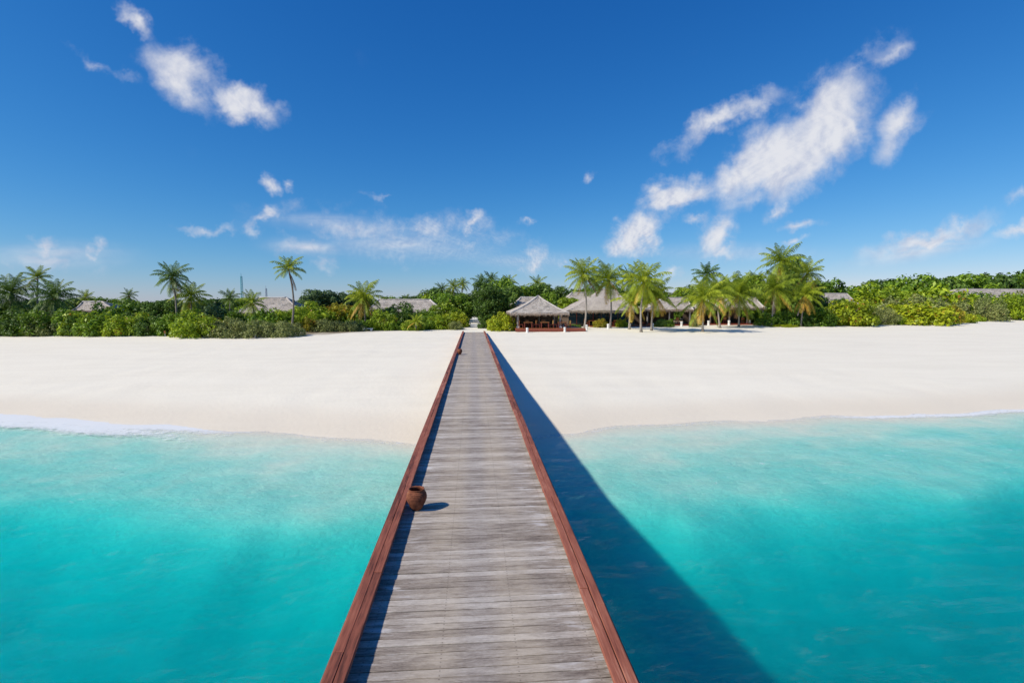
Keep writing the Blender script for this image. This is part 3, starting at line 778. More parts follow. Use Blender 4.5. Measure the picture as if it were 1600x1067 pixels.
for i, px in enumerate(range(-120, 1290, 42)):
    top = 468 if px < 440 else (463 if px < 660 else (456 if px < 900 else 455))
    far.append((px + random.uniform(-8, 8), top + random.uniform(-3, 3), 62 + random.uniform(-6, 10), 'bdgbd'[i % 5], D(185 + random.uniform(-10, 15))))
row(far, 'in the far background row of the island', 'far background trees', True)

# ------------------------------------------------------------------ coconut palms
def frond_mesh(el, seed, droop, n=30):
    r = np.random.default_rng(seed); pts = []; p = np.array([0.0, 0, 0]); a = math.radians(el); steps = 14
    side = r.normal(0, 0.05); pts.append(p.copy())
    for k in range(steps):
        p = p + np.array([math.cos(a), math.sin(side * k / steps * 2) * 0.25, math.sin(a)]) / steps; pts.append(p.copy())
        a -= math.radians(droop) / steps * (0.35 + 1.3 * k / steps); a = max(a, math.radians(-86))
    pts = np.array(pts); V, Fc, rn = [], [], []

    def at(s):
        s = s * steps; i = min(int(s), steps - 1); return pts[i] + (pts[i + 1] - pts[i]) * (s - i), (pts[i + 1] - pts[i]) / np.linalg.norm(pts[i + 1] - pts[i])
    w0 = 0.017                                       # midrib: a three-sided tapering rod
    for i, q in enumerate(pts):
        ww = w0 * (1 - 0.85 * i / steps); V += [q + [0, ww, 0], q + [0, -ww, 0], q + [0, 0, -ww * 1.6]]
    for i in range(steps):
        for e in range(3):
            Fc.append([3 * i + e, 3 * i + (e + 1) % 3, 3 * i + 3 + (e + 1) % 3, 3 * i + 3 + e]); rn.append(0.85)
    for sgn in (-1, 1):
        for k in range(n):
            s = 0.10 + 0.89 * (k + r.uniform(-.3, .3)) / (n - 1); s = min(max(s, 0.08), 0.995)
            o_, d = at(s); ln = 0.27 * (math.sin(math.pi * min(s * 0.86 + 0.12, 1)) ** 0.6) * r.uniform(0.8, 1.1)
            lat = np.array([0, sgn, 0.0]); upv = np.cross(d, lat) * sgn
            dr = r.uniform(0.2, 1.0)
            e1 = lat * 0.80 + d * 0.55 - np.array([0, 0, 1]) * dr * 0.5 + upv * -0.05; e1 /= np.linalg.norm(e1)
            e2 = lat * 0.55 + d * 0.45 - np.array([0, 0, 1]) * (dr + 0.35); e2 /= np.linalg.norm(e2)
            m1 = o_ + e1 * ln * 0.5; tip = m1 + e2 * ln * 0.5; wd = d * 0.0115
            b0 = len(V); V += [o_ - wd * .6, o_ + wd * .6, m1 + wd, m1 - wd, tip + wd * .25, tip - wd * .25]
            Fc += [[b0, b0 + 1, b0 + 2, b0 + 3], [b0 + 3, b0 + 2, b0 + 4, b0 + 5]]; q = float(np.clip(r.normal(0.5, 0.2), 0, 0.98)); rn += [q, q]
    return mesh_np('frond', np.array(V), np.array(Fc), False, {'rnd': ('FACE', rn)})


ELS = [(80, 45), (64, 62), (46, 78), (28, 85), (8, 80), (-18, 60), (-44, 38), (-64, 18)]
FROND = {e: [frond_mesh(e, 700 + i * 3 + s, dr * (0.9 + 0.2 * s)) for s in range(2)] for i, (e, dr) in enumerate(ELS)}
M_FR = {
    'g': leaf_mat('frond_green', (0.050, 0.085, 0.008), (0.105, 0.165, 0.012), (0.200, 0.270, 0.020), 0.30),
    'y': leaf_mat('frond_yellow_green', (0.065, 0.110, 0.010), (0.140, 0.205, 0.015), (0.250, 0.310, 0.028), 0.32),
    'd': leaf_mat('frond_dark', (0.022, 0.052, 0.012), (0.048, 0.098, 0.020), (0.100, 0.170, 0.036), 0.24),
    'o': leaf_mat('frond_drying', (0.150, 0.090, 0.015), (0.300, 0.180, 0.030), (0.420, 0.280, 0.060), 0.25),
    'x': leaf_mat('frond_dead', (0.060, 0.035, 0.022), (0.120, 0.070, 0.040), (0.200, 0.130, 0.080), 0.12),
}
NUT = MB().lathe([(0.02, -0.12), (0.075, -0.10), (0.105, -0.03), (0.10, 0.05), (0.06, 0.10), (0.01, 0.115)], 8).mesh('coconut', True)
M_NUT = simple_mat('coconut_husk', (0.20, 0.14, 0.03), (0.33, 0.24, 0.05), 4.0, 0.6, 0.0)


def palm(label, crown, spread, base=None, Y=None, n=20, tint='g', dry=2, group='coconut palms', lean=0.0, trunk=True, low=True, dead=0):
    cx, cy = crown
    if base is not None: g = at_ground(*base)
    else:
        g = at_y(cx + lean, 480, Y); g.z = gz(g.x, g.y)
    top = at_y(cx, cy, g.y)
    dist = top.y / math.cos(math.atan2(top.x, top.y)) * math.cos(math.atan2(top.x, top.y) - R(YAW))
    L = spread * dist / F * 1.22
    root = empty('coconut_palm', (g.x, g.y, g.z - 0.05)); tag(root, label, 'palm tree', group)
    v = top - Vector((g.x, g.y, g.z - 0.05)); bow = random.uniform(-0.06, 0.06) * v.z
    pts, rad = [], []
    for i in range(11):
        s = i / 10; q = Vector((v.x * (s ** 1.25) + bow * math.sin(math.pi * s), v.y * s + bow * 0.5 * math.sin(math.pi * s), v.z * s)); pts.append(q)
        rad.append((0.16 - 0.065 * s + 0.13 * math.exp(-s * v.z / 0.35)) * (0.85 + 0.03 * v.z / 2) * (1.06 if i % 2 else 0.97))
    obj('trunk', MB().tube(pts, rad, 9).mesh('trunk', True), M_PALMBARK, root)
    n = int(n * 1.25); az = random.uniform(0, 6.28); els = [e for e, _ in ELS]
    for k in range(n):
        az += 2.3999; s = k / (n - 1)
        e = els[min(int((s ** 0.9) * (7.2 if low else 5.6)), 7 if low else 5)]
        kind = tint
        if k >= n - dry: kind = 'o' if random.random() < 0.8 else 'x'
        elif k > n * 0.55 and tint in 'gy': kind = random.choice('gy')
        sc = L * random.uniform(0.86, 1.08) * (0.82 if e > 70 else 1)
        obj('frond', FROND[e][k % 2], M_FR[kind], root, v + Vector((0, 0, 0.02)), (random.uniform(-.12, .12), random.uniform(-.09, .09), az), (sc, sc, sc))
    for k in range(dead):
        obj('frond', FROND[-64][k % 2], M_FR['x'], root, v - Vector((0, 0, 0.2)), (0, 0.0, -0.3 + k * 0.5), (L * 1.1,) * 3)
    if low:
        for k in range(5):
            a = k * 1.256 + az
            obj('coconut', NUT, M_NUT, root, v + Vector((math.cos(a) * 0.24, math.sin(a) * 0.24, -0.18 - 0.07 * (k % 2))), (0, 0, a), (1.15,) * 3)
    return root


GR, GL = 'beach palms by the restaurant', 'palms of the left thicket'
palm('tall green coconut palm rising from the terrace by the open pavilion', (911, 430), 31, base=(913, 514), n=22, tint='y', dry=2, group=GR)
palm('green palm behind the restaurant roof between the two tallest terrace palms', (931, 442), 24, Y=104, tint='d', dry=0, group=GR)
palm('coconut palm with pale trunk in front of the steep thatch peak', (951, 437), 31, base=(953, 512.5), n=22, tint='g', dry=3, group=GR)
palm('short leaning palm with yellowing fronds, left of the front tall palm', (988, 470), 28, base=(983.5, 514.5), n=18, tint='y', dry=3, group=GR)
palm('dark palm rising behind the front tall yellow-green palm', (984, 438), 26, Y=98, tint='d', dry=0, group=GR)
palm('tallest bright palm in front of the restaurant, its base out on the sand', (1007, 441), 36, base=(1002, 519), n=26, tint='y', dry=2, group=GR)
palm('bushy low palm just right of the tallest front palm', (1023, 462), 32, base=(1018, 516.5), n=22, tint='g', dry=4, group=GR)
palm('broad low palm standing alone farthest out on the sand', (1099, 468), 38, base=(1098, 518.5), n=24, tint='y', dry=4, group=GR)
palm('slender palm with orange crown centre behind the broad low palm', (1122.5, 456), 34, base=(1125, 512.5), n=22, tint='g', dry=4, group=GR)
palm('dark palm top showing above the broad low palm', (1104, 430), 22, Y=108, tint='d', dry=0, group=GR)
palm('green palm with arching fronds left of the twin trunks', (1155, 461), 40, base=(1154.5, 510.5), n=24, tint='g', dry=3, group=GR)
palm('leaning palm in front of the tallest pair, with drooping yellow fronds', (1211, 452), 34, base=(1205.5, 510), n=24, tint='g', dry=3, group=GR)
palm('tallest palm on the right, its crown highest of all', (1221, 410), 32, base=(1209, 507.5), n=24, tint='g', dry=2, group=GR)
palm('palm with thin crown right of the tallest palm', (1262, 427), 27, base=(1243, 507), n=18, tint='y', dry=3, group=GR)
palm('lowest palm of the right group with hanging yellow fronds', (1258, 461), 28, base=(1251, 510.5), n=20, tint='y', dry=4, group=GR)
palm('small palm top peeping over trees behind the arching palm', (1180, 440), 20, Y=110, tint='g', dry=0, group=GR)

palm('large dark palm at the left picture edge', (18, 459), 36, Y=76, n=26, tint='d', dry=0, group=GL)
palm('slim pale-trunked palm above the dark palms near the left edge', (59, 434), 20, Y=78, lean=4, n=16, tint='g', dry=2, group=GL, low=False)
palm('wide dark palm right of the slim pale-trunked palm', (86, 464), 34, Y=75, n=26, tint='d', dry=0, group=GL)
palm('dark palm half outside the left picture edge', (-38, 460), 34, Y=78, n=22, tint='d', dry=0, group=GL)
palm('small far palm top left of the grey hut roof', (134, 465), 14, Y=130, n=16, tint='g', dry=0, group=GL)
palm('small far dark palm top above the green thicket', (201, 462), 13, Y=130, n=16, tint='d', dry=0, group=GL)
palm('tall dense coconut palm rising over the left thicket', (269, 434), 27, Y=73, lean=4, n=24, tint='d', dry=2, group=GL)
palm('lower green palm just right of the tall dense palm', (298, 464), 28, Y=76, n=22, tint='g', dry=1, group=GL)
palm('far dark palm top left of the teal mast', (359, 466), 17, Y=120, n=18, tint='d', dry=0, group=GL)
palm('pale misty palm in front of the brown hut roof', (394, 474), 23, Y=76, n=18, tint='g', dry=0, group=GL)
palm('tallest slender palm on the left, a dead frond hanging', (451, 421), 24, Y=74, lean=2, n=17, tint='g', dry=0, group=GL, low=False, dead=2)
palm('yellow-green palm with hanging dry fronds left of the long roof', (569, 466), 31, base=(571.5, 514), n=24, tint='y', dry=5, group=GL)
palm('little yellow palm on the sand edge left of the jetty', (650, 503), 15, base=(650, 517), n=14, tint='y', dry=2, group=GL, low=False)
palm('little yellow palm closest to the jetty end', (694, 502), 13, base=(694, 514.5), n=14, tint='y', dry=2, group=GL, low=False)
GF = 'palms on the skyline behind the path'
palm('left one of three skyline palms left of the path', (690, 453), 14, Y=125, n=18, tint='d', dry=0, group=GF)
palm('middle one of three skyline palms left of the path', (709, 449), 15, Y=125, n=18, tint='g', dry=0, group=GF)
palm('right and tallest of three skyline palms left of the path', (723, 444), 12, Y=128, n=18, tint='g', dry=0, group=GF)
palm('skyline palm directly right of the path gap', (752, 442), 16, Y=118, n=18, tint='d', dry=0, group=GF)
palm('highest skyline palm over the dark trees right of the path', (767, 438), 16, Y=120, n=18, tint='d', dry=0, group=GF)
palm('skyline palm left above the open pavilion', (795, 441), 14, Y=122, n=18, tint='g', dry=0, group=GF)
palm('skyline palm straight above the pavilion apex', (840, 445), 16, Y=120, n=18, tint='g', dry=0, group=GF)
palm('dark small palm top above the long low roof', (635, 467), 9, Y=150, n=14, tint='d', dry=0, group=GF)

# ------------------------------------------------------------------ thatched buildings
m, t = new_mat('thatch')
tcn = t.new('ShaderNodeTexCoord'); v = tcn.outputs['Object']
n1 = t.noise(t.mapping(v, scale=(1, 1, 0.45)), 5.0, 7, 0.72); n2 = t.noise(v, 0.55, 4, 0.6); n3 = t.noise(t.mapping(v, scale=(1, 1, 0.3)), 18.0, 3, 0.6)
fac = t.math('ADD', t.math('MULTIPLY', n1, 0.6), t.math('ADD', t.math('MULTIPLY', n2, 0.3), t.math('MULTIPLY', n3, 0.2)))
c = t.ramp(fac, [(0.36, (0.20, 0.165, 0.135)), (0.50, (0.43, 0.375, 0.325)), (0.66, (0.64, 0.58, 0.51))])
b = principled(t, c, 0.95, t.bump(t.math('ADD', n1, n3), 0.9, 0.10), 0.1); out(t, b.outputs[0]); M_THATCH = m
M_RIDGE = simple_mat('ridge_thatch', (0.40, 0.36, 0.33), (0.58, 0.54, 0.50), 5.0, 0.95, 0.5)
M_FRINGE = simple_mat('eave_thatch', (0.30, 0.20, 0.14), (0.52, 0.42, 0.33), 9.0, 0.95, 0.0)
M_POST = simple_mat('grey_post', (0.38, 0.34, 0.31), (0.56, 0.52, 0.48), 3.0, 0.8, 0.2, (2, 2, .4))
M_WALLB = simple_mat('brown_plaster', (0.12, 0.085, 0.06), (0.20, 0.15, 0.11), 2.0, 0.85, 0.2)
M_RED = simple_mat('red_timber', (0.15, 0.035, 0.022), (0.28, 0.075, 0.045), 6.0, 0.6, 0.1)
M_ORANGEWOOD = simple_mat('orange_teak', (0.28, 0.10, 0.035), (0.42, 0.18, 0.06), 6.0, 0.55, 0.1)
M_WHITE = simple_mat('white_render', (0.72, 0.71, 0.68), (0.82, 0.81, 0.79), 3.0, 0.7, 0.1)
M_CUSH = simple_mat('mustard_cushion', (0.45, 0.30, 0.08), (0.58, 0.42, 0.14), 6.0, 0.85, 0.0)
m, t = new_mat('dark_glass')
b = principled(t, (0.015, 0.022, 0.024), 0.06, None, 0.5); out(t, b.outputs[0]); M_GLASS = m


def patch(A, Bp, P0, P1, nu, courses, sag, seed, V, Fc, lift):
    r = np.random.default_rng(seed); A, Bp, P0, P1 = (np.array(q, float) for q in (A, Bp, P0, P1))
    rows_ = []
    for k in range(courses):
        rows_ += [(k / courses, lift), ((k + 1) / courses, 0.0)]
    last = None
    for vv, up in rows_:
        ids = []
        for i in range(nu + 1):
            u = i / nu; lo = A + (Bp - A) * u; hi = P0 + (P1 - P0) * u; q = lo + (hi - lo) * vv
            q = q + np.array([0, 0, -sag * 4 * vv * (1 - vv) + up]) + r.normal(0, 0.028, 3)
            ids.append(len(V)); V.append(q)
        if last is not None:
            for i in range(nu): Fc.append([last[i], last[i + 1], ids[i + 1], ids[i]])
        last = ids


def thatch_roof(root, eaves, ridge, seed, sag=0.25, courses=9, fringe=0.44, base=(0, 0, 0), caps=True):
    """eaves: four corners (front-left, front-right, back-right, back-left); ridge: two points"""
    o = Vector(base); E = [Vector(e) - o for e in eaves]; r0, r1 = (Vector(q) - o for q in ridge)
    along_x = abs(r1.x - r0.x) >= abs(r1.y - r0.y)
    if along_x: sides = [(E[0], E[1], r0, r1), (E[1], E[2], r1, r1), (E[2], E[3], r1, r0), (E[3], E[0], r0, r0)]
    else: sides = [(E[0], E[1], r0, r0), (E[1], E[2], r0, r1), (E[2], E[3], r1, r1), (E[3], E[0], r1, r0)]
    V, Fc = [], []
    for i, (a, b_, p, q) in enumerate(sides):
        nu = max(6, int((b_ - a).length / 0.45)); patch(a, b_, p, q, nu, courses, sag, seed + i, V, Fc, 0.07)
        dn = Vector((0, 0, -0.28)); patch(b_ + dn, a + dn, q + dn, p + dn, 6, 1, sag, seed + 20 + i, V, Fc, 0.0)
        k = len(V); V += [np.array(a), np.array(b_), np.array(b_ + dn), np.array(a + dn)]; Fc.append([k, k + 3, k + 2, k + 1])
    roof = obj('roof', mesh_np('roof', np.array(V), np.array(Fc)), M_THATCH, root)
    r = random.Random(seed); V, Fc = [], []
    for a, b_, p, q in sides:
        d = (b_ - a); L = d.length; d = d / L; outw = Vector((d.y, -d.x, 0)); n = int(L * 11)
        for i in range(n):
            s = (i + r.random()) / n * L; c0 = a + d * s + Vector((0, 0, r.uniform(-0.05, 0.07))); wd = d * r.uniform(0.04, 0.09)
            tip = c0 + outw * r.uniform(0.0, 0.14) + Vector((0, 0, -fringe * r.uniform(0.5, 1.25))) + d * r.uniform(-.06, .06)
            k = len(V); V += [c0 - wd, c0 + wd, tip + wd * .5, tip - wd * .5, c0 - wd - outw * .05, c0 + wd - outw * .05]
            Fc += [[k, k + 1, k + 2, k + 3], [k + 5, k + 4, k + 3, k + 2]]
    tag(obj('eave_fringe', mesh_np('eave_fringe', np.array([list(q) for q in V]), np.array(Fc)), M_FRINGE, roof), kind='stuff')
    if caps:
        hips = [(r0, r1)] if (r1 - r0).length > 0.4 else []
        ends = [(E[0], r0), (E[1], r1 if along_x else r0), (E[2], r1), (E[3], r0 if along_x else r1)]
        for e, q in ends: hips.append((e, q))
        for a, b_ in hips:
            pts = []
            for i in range(9):
                s = i / 8; q = a + (b_ - a) * s; 
                if (a, b_) != (r0, r1): q = q + Vector((0, 0, -sag * 4 * s * (1 - s)))
                pts.append(q + Vector((0, 0, 0.05 + r.uniform(-.02, .02))))
            obj('ridge_cap', MB().tube(pts, [0.13 + r.uniform(-.02, .02) for _ in pts], 7).mesh('ridge_cap', True), M_RIDGE, roof)
    return roof


def corners(x0, x1, y0, y1, z): return [(x0, y0, z), (x1, y0, z), (x1, y1, z), (x0, y1, z)]


def px_x(px, Y): return at_y(px, 480, Y).x
def px_z(px, py, Y): return at_y(px, py, Y).z


def wall_box(root, name, mat, x0, x1, y0, y1, z0, z1, bev=0.0, parent=None):
    o = Vector(root.location); par = parent or root
    cx, cy = (x0 + x1) / 2, (y0 + y1) / 2
    return obj(name, MB().box(x0 - cx, x1 - cx, y0 - cy, y1 - cy, 0, z1 - z0, bev).mesh(name), mat, par, Vector((cx, cy, z0)) - o)


def post(root, x, y, z0, z1, rad, mat):
    h = z1 - z0
    return obj('post', MB().tube([(0, 0, 0), (0, 0, h * .5), (0, 0, h)], [rad * 1.1, rad, rad * .95], 10).mesh('post', True), mat, root, Vector((x, y, z0)) - Vector(root.location))


def hut(name, label, px0, px1, rpx0, rpx1, eave, ridge, Y, depth, cat='hut', wallmat=None, seed=1, sag=0.2):
    """a closed thatched hut given by its picture columns at distance Y"""
    x0, x1 = px_x(px0, Y), px_x(px1, Y); ze = px_z((px0 + px1) / 2, eave, Y)
    Yr = Y + depth / 2; xr0, xr1 = px_x(rpx0, Yr), px_x(rpx1, Yr); zr = px_z((rpx0 + rpx1) / 2, ridge, Yr)
    g = gz((x0 + x1) / 2, Yr)
    root = empty(name, ((x0 + x1) / 2, Yr, g)); tag(root, label, cat, 'thatched island buildings')
    thatch_roof(root, corners(x0, x1, Y, Y + depth, ze), [(xr0, Yr, zr), (xr1, Yr, zr)], seed, sag, base=root.location)
    i = 1.0
    wm = wallmat or M_WALLB
    wall_box(root, 'wall', wm, x0 + i, x1 - i, Y + i, Y + i + 0.2, g, ze - 0.02)
    wall_box(root, 'wall', wm, x0 + i, x1 - i, Y + depth - i - 0.2, Y + depth - i, g, ze - 0.02)
    wall_box(root, 'wall', wm, x0 + i, x0 + i + 0.2, Y + i + 0.203, Y + depth - i - 0.203, g, ze - 0.02)
    wall_box(root, 'wall', wm, x1 - i - 0.2, x1 - i, Y + i + 0.203, Y + depth - i - 0.203, g, ze - 0.02)
    return root


hut('thatched_hut', 'small grey thatched hut roof between the dark palms and thicket', 112, 188, 130, 160, 486, 472, 84, 8, seed=31)
hut('thatched_hut', 'brown thatched hut behind the tallest slender left palm', 368, 474, 404, 448, 489, 465.5, 86, 10, seed=41)
hut('thatched_hut', 'long low grey thatched roof just left of the jetty end', 566, 702, 592, 672, 489, 468.5, 100, 13, seed=51, sag=0.3)
hut('thatched_hut', 'pale thatched roof behind the bushes right of the tall palms', 1256, 1346, 1284, 1322, 478, 459, 118, 12, seed=61)
hut('thatched_hut', 'long far thatched roof low among bushes at the right edge', 1470, 1640, 1496, 1606, 466, 452, 150, 14, seed=71)
hut('thatched_hut', 'thatched roof with green courtyard tree in front, behind the open pavilion', 866, 946, 894, 926, 478, 457.5, 102, 11, seed=81, sag=0.5)
hut('thatched_hut', 'small thatched roof tucked behind the open pavilion on its left', 801, 852, 814, 838, 477, 465, 88, 8, seed=91)

# open pavilion ------------------------------------------------------------
Yp = PAV.y
zf = PAV.z
pav = empty('open_pavilion', (px_x(845, Yp + 5), Yp + 5, gz(px_x(845, Yp + 5), Yp + 5))); tag(pav, 'open thatched pavilion on a red timber terrace right of the jetty', 'pavilion', 'thatched island buildings')
x0, x1 = px_x(797.5, Yp + 1.0), px_x(889.5, Yp + 1.0); ze = px_z(840, 490.5, Yp + 1.0) + 0.1
ya = Yp + 5.3; xa = px_x(841, ya); za = px_z(841, 463, ya)
thatch_roof(pav, corners(x0, x1, Yp + 1.0, Yp + 9.6, ze), [(xa, ya, za), (xa, ya + 0.3, za)], 5, 0.22, base=pav.location)
ft = px_z(840, 513.5, Yp)                       # terrace floor
tx0, tx1 = px_x(805.5, Yp), px_x(915.5, Yp)
wall_box(pav, 'terrace_floor', M_ORANGEWOOD, tx0, tx1, Yp + 0.05, Yp + 9.5, ft - 0.10, ft, 0.01)
for i in range(3):
    zz = ft - 0.005 - i * 0.15
    wall_box(pav, 'fascia_board', M_RED, tx0 - 0.02, tx1 + 0.02, Yp - 0.04 + 0.006 * i, Yp + 0.045, max(zz - 0.145, zf - 0.3), zz, 0.006)
for px in (809.5, 875.5):
    post(pav, px_x(px, Yp + 2), Yp + 2.0, ft, ze + 0.35, 0.17, M_POST)
    wall_box(pav, 'post_plinth', M_WHITE, px_x(px, Yp + 2) - 0.26, px_x(px, Yp + 2) + 0.26, Yp + 1.74, Yp + 2.26, ft + 0.001, ft + 0.28, 0.02)
for px in (806, 865.5, 842):
    post(pav, px_x(px, Yp + 8.6), Yp + 8.6, ft, ze + 0.35, 0.15, M_POST)
wall_box(pav, 'back_wall', M_WALLB, x0 + 0.8, x1 - 0.3, Yp + 9.1, Yp + 9.3, ft + 0.002, ze + 0.2)
wall_box(pav, 'side_wall', M_WALLB, x0 + 0.55, x0 + 0.75, Yp + 3.2, Yp + 9.09, zf - 0.2, ze + 0.2)

# restaurant with the steep peak ------------------------------------------------------------
Yc = at_ground(952, 511.5).y
rest = empty('restaurant', (px_x(950, Yc + 6), Yc + 6, gz(px_x(950, Yc + 6), Yc + 6))); tag(rest, 'steep peaked thatched restaurant with dark glass front behind the palms', 'restaurant', 'thatched island buildings')
cx0, cx1 = px_x(884, Yc + 1), px_x(1003, Yc + 1); ze = px_z(945, 486, Yc + 1)
yr = Yc + 7; thatch_roof(rest, corners(cx0, cx1, Yc + 1, Yc + 13, ze), [(px_x(939, yr), yr, px_z(939, 452, yr)), (px_x(962, yr), yr, px_z(962, 454, yr))], 6, 0.75, base=rest.location, courses=12)
fl = px_z(950, 509.5, Yc)
wall_box(rest, 'terrace_floor', M_ORANGEWOOD, px_x(916.5, Yc + 2) + 0.3, px_x(1040, Yc + 2), Yc + 0.6, Yc + 13, fl - 0.12, fl, 0.01)
wall_box(rest, 'fascia_board', M_RED, px_x(917, Yc + 2) + 0.3, px_x(1040, Yc + 2), Yc + 0.55, Yc + 0.597, gz(rest.location.x, Yc) - 0.2, fl - 0.005, 0.005)
yb = Yc + 3.4; xs = np.linspace(cx0 + 0.9, cx1 - 0.6, 9)
for i, x in enumerate(xs):
    wall_box(rest, 'window_post', M_RED if i % 2 else M_WALLB, x - 0.07, x + 0.07, yb - 0.07, yb + 0.07, fl + 0.001, ze + 0.25)
    if i < len(xs) - 1:
        a, b_ = x + 0.075, xs[i + 1] - 0.075
        wall_box(rest, 'pane', M_GLASS, a, b_, yb - 0.01, yb + 0.01, fl + 0.30, ze + 0.2)
        wall_box(rest, 'sill_panel', M_WALLB, a, b_, yb - 0.03, yb + 0.03, fl + 0.002, fl + 0.297)
        zz = fl + 0.3 + (ze - fl) * 0.5; wall_box(rest, 'glazing_bar', M_WALLB, a, b_, yb - 0.035, yb - 0.012, zz, zz + 0.06)
wall_box(rest, 'back_wall', M_WALLB, cx0 + 0.9, cx1 - 0.6, Yc + 11, Yc + 11.2, fl + 0.002, ze + 0.2)
wall_box(rest, 'side_wall', M_WALLB, cx0 + 0.9, cx0 + 1.1, yb + 0.08, Yc + 10.99, fl + 0.002, ze + 0.2)

# roofs further right of it ------------------------------------------------------------
def open_hall(label, p0, p1, r0, r1, eave, ridge, Yh, depth, seed, posts):
    x0, x1 = px_x(p0, Yh), px_x(p1, Yh); ze = px_z((p0 + p1) / 2, eave, Yh); yr = Yh + depth / 2
    g = gz((x0 + x1) / 2, yr); root = empty('dining_hall', ((x0 + x1) / 2, yr, g)); tag(root, label, 'hall', 'thatched island buildings')
    thatch_roof(root, corners(x0, x1, Yh, Yh + depth, ze), [(px_x(r0, yr), yr, px_z(r0, ridge, yr)), (px_x(r1, yr), yr, px_z(r1, ridge, yr))], seed, 0.35, base=root.location)
    wall_box(root, 'back_wall', M_WALLB, x0 + 0.7, x1 - 0.7, Yh + depth - 2.5, Yh + depth - 2.3, g, ze)
    wall_box(root, 'terrace_floor', M_RED, x0 + 0.2, x1 - 0.2, Yh + 0.3, Yh + depth - 0.5, g - 0.2, g + 0.22, 0.01)
    for px in posts: post(root, px_x(px, Yh + 1), Yh + 1, g + 0.221, ze + 0.3, 0.14, M_POST)
    return root


open_hall('low sagging thatched hall right of the steep restaurant roof', 1006, 1084, 1036, 1074, 484, 466, Yc + 4, 10, 7, (1012, 1046, 1078))
open_hall('dark fronted thatched hall behind the broad low palm and arching palm', 1088, 1198, 1108, 1180, 481.5, 465, Yc + 7, 10, 8, (1094, 1110, 1140, 1168, 1192))

# white posts along the terraces ------------------------------------------------------------
wp = MB().lathe([(0.19, 0.0), (0.20, 0.03), (0.185, 0.06), (0.18, 0.62), (0.21, 0.66), (0.21, 0.74), (0.17, 0.78), (0.03, 0.80)], 12).mesh('white_post', True)
posts = [(823.5, 519.5, 'in front of the pavilion fascia, left one'), (882, 518.5, 'in front of the pavilion fascia, right one'), (916, 515, 'at the right end of the pavilion terrace'), (949.5, 513.5, 'at the foot of the pale-trunked palm'),
         (983, 513.5, 'behind the short leaning palm'), (1018.5, 512.5, 'behind the bushy low palm'), (1064, 510, 'in front of the low sagging hall'), (1106, 508.5, 'right of the broad low palm trunk'),
         (1138, 508, 'between the slender palm and arching palm'), (1170, 507.5, 'right of the arching palm trunk'), (1200, 506.5, 'left of the twin leaning trunks')]
for px, py, wh in posts:
    g = at_ground(px, py); s = 1.0 * g.y / 80
    tag(obj('white_post', wp, M_WHITE, None, (g.x, g.y - 0.25, gz(g.x, g.y - 0.25) - 0.02), None, (s, s, s)), 'white round post ' + wh, 'post', 'white terrace posts')

# furniture ------------------------------------------------------------
seat_me = MB().box(-0.24, 0.24, -0.24, 0.24, 0.42, 0.47, 0.01).mesh('seat')
back_me = MB().box(-0.24, 0.24, 0.20, 0.24, 0.55, 0.95, 0.01).mesh('backrest')
leg_me = MB().box(-0.025, 0.025, -0.025, 0.025, 0, 0.419).mesh('leg')
bpost_me = MB().box(-0.02, 0.02, -0.02, 0.02, 0, 0.079).mesh('back_post')
top_me = MB().box(-0.55, 0.55, -0.45, 0.45, 0.70, 0.75, 0.01).mesh('table_top')
tleg_me = MB().box(-0.04, 0.04, -0.04, 0.04, 0, 0.699).mesh('leg')
cush_me = MB().box(-0.21, 0.21, 0.12, 0.19, 0.50, 0.88, 0.03).mesh('cushion')


def chair(x, y, z, rz, label, cushion=False, group='terrace chairs'):
    r = empty('dining_chair', (x, y, z), rz); tag(r, label, 'chair', group); r.scale = (1.25,) * 3
    obj('seat', seat_me, M_RED, r); obj('backrest', back_me, M_ORANGEWOOD, r)
    for a in (-0.2, 0.2):
        for b_ in (-0.2, 0.2): obj('leg', leg_me, M_RED, r, (a, b_, 0))
        obj('back_post', bpost_me, M_RED, r, (a, 0.22, 0.471))
    if cushion: obj('cushion', cush_me, M_CUSH, r)


def table(x, y, z, label):
    r = empty('dining_table', (x, y, z)); tag(r, label, 'table', 'terrace tables'); r.scale = (1.2,) * 3
    obj('table_top', top_me, M_ORANGEWOOD, r)
    for a in (-0.45, 0.45):
        for b_ in (-0.35, 0.35): obj('leg', tleg_me, M_RED, r, (a, b_, 0))


for j, (px, nm) in enumerate(((825, 'left'), (851, 'middle'), (878, 'right'))):
    x, y = px_x(px, Yp + 1.4), Yp + 1.4
    table(x, y, ft + 0.001, f'{nm} teak dining table under the pavilion eave')
    chair(x - 1.05, y, ft + 0.001, R(90), f'teak chair left of the {nm} pavilion table')
    chair(x + 1.05, y + 0.1, ft + 0.001, R(-90), f'teak chair with mustard cushion right of the {nm} pavilion table', True)
    chair(x, y + 1.05, ft + 0.001, 0, f'teak chair behind the {nm} pavilion table')
for j, (px, nm) in enumerate(((925, 'left'), (965, 'right'))):
    x, y = px_x(px, Yc + 1.6), Yc + 1.6
    table(x, y, fl + 0.001, f'{nm} red dining table on the glass-front restaurant terrace')
    chair(x - 1.05, y, fl + 0.001, R(90), f'red chair left of the {nm} restaurant table')
    chair(x + 1.05, y, fl + 0.001, R(-90), f'red chair right of the {nm} restaurant table')
hz = gz(px_x(1130, Yc + 8), Yc + 12) + 0.22
for px, wh in ((1058, 'under the low sagging hall'), (1082, 'left of the broad low palm'), (1118, 'left of the slender palm trunk'), (1132, 'right of the slender palm trunk'), (1160, 'right of the arching palm trunk')):
    yy = Yc + (5.6 if px < 1084 else 8.4); x = px_x(px, yy)
    chair(x, yy, gz(x, yy + 4) + 0.24, R(180), 'red wooden chair on the dark terrace ' + wh)

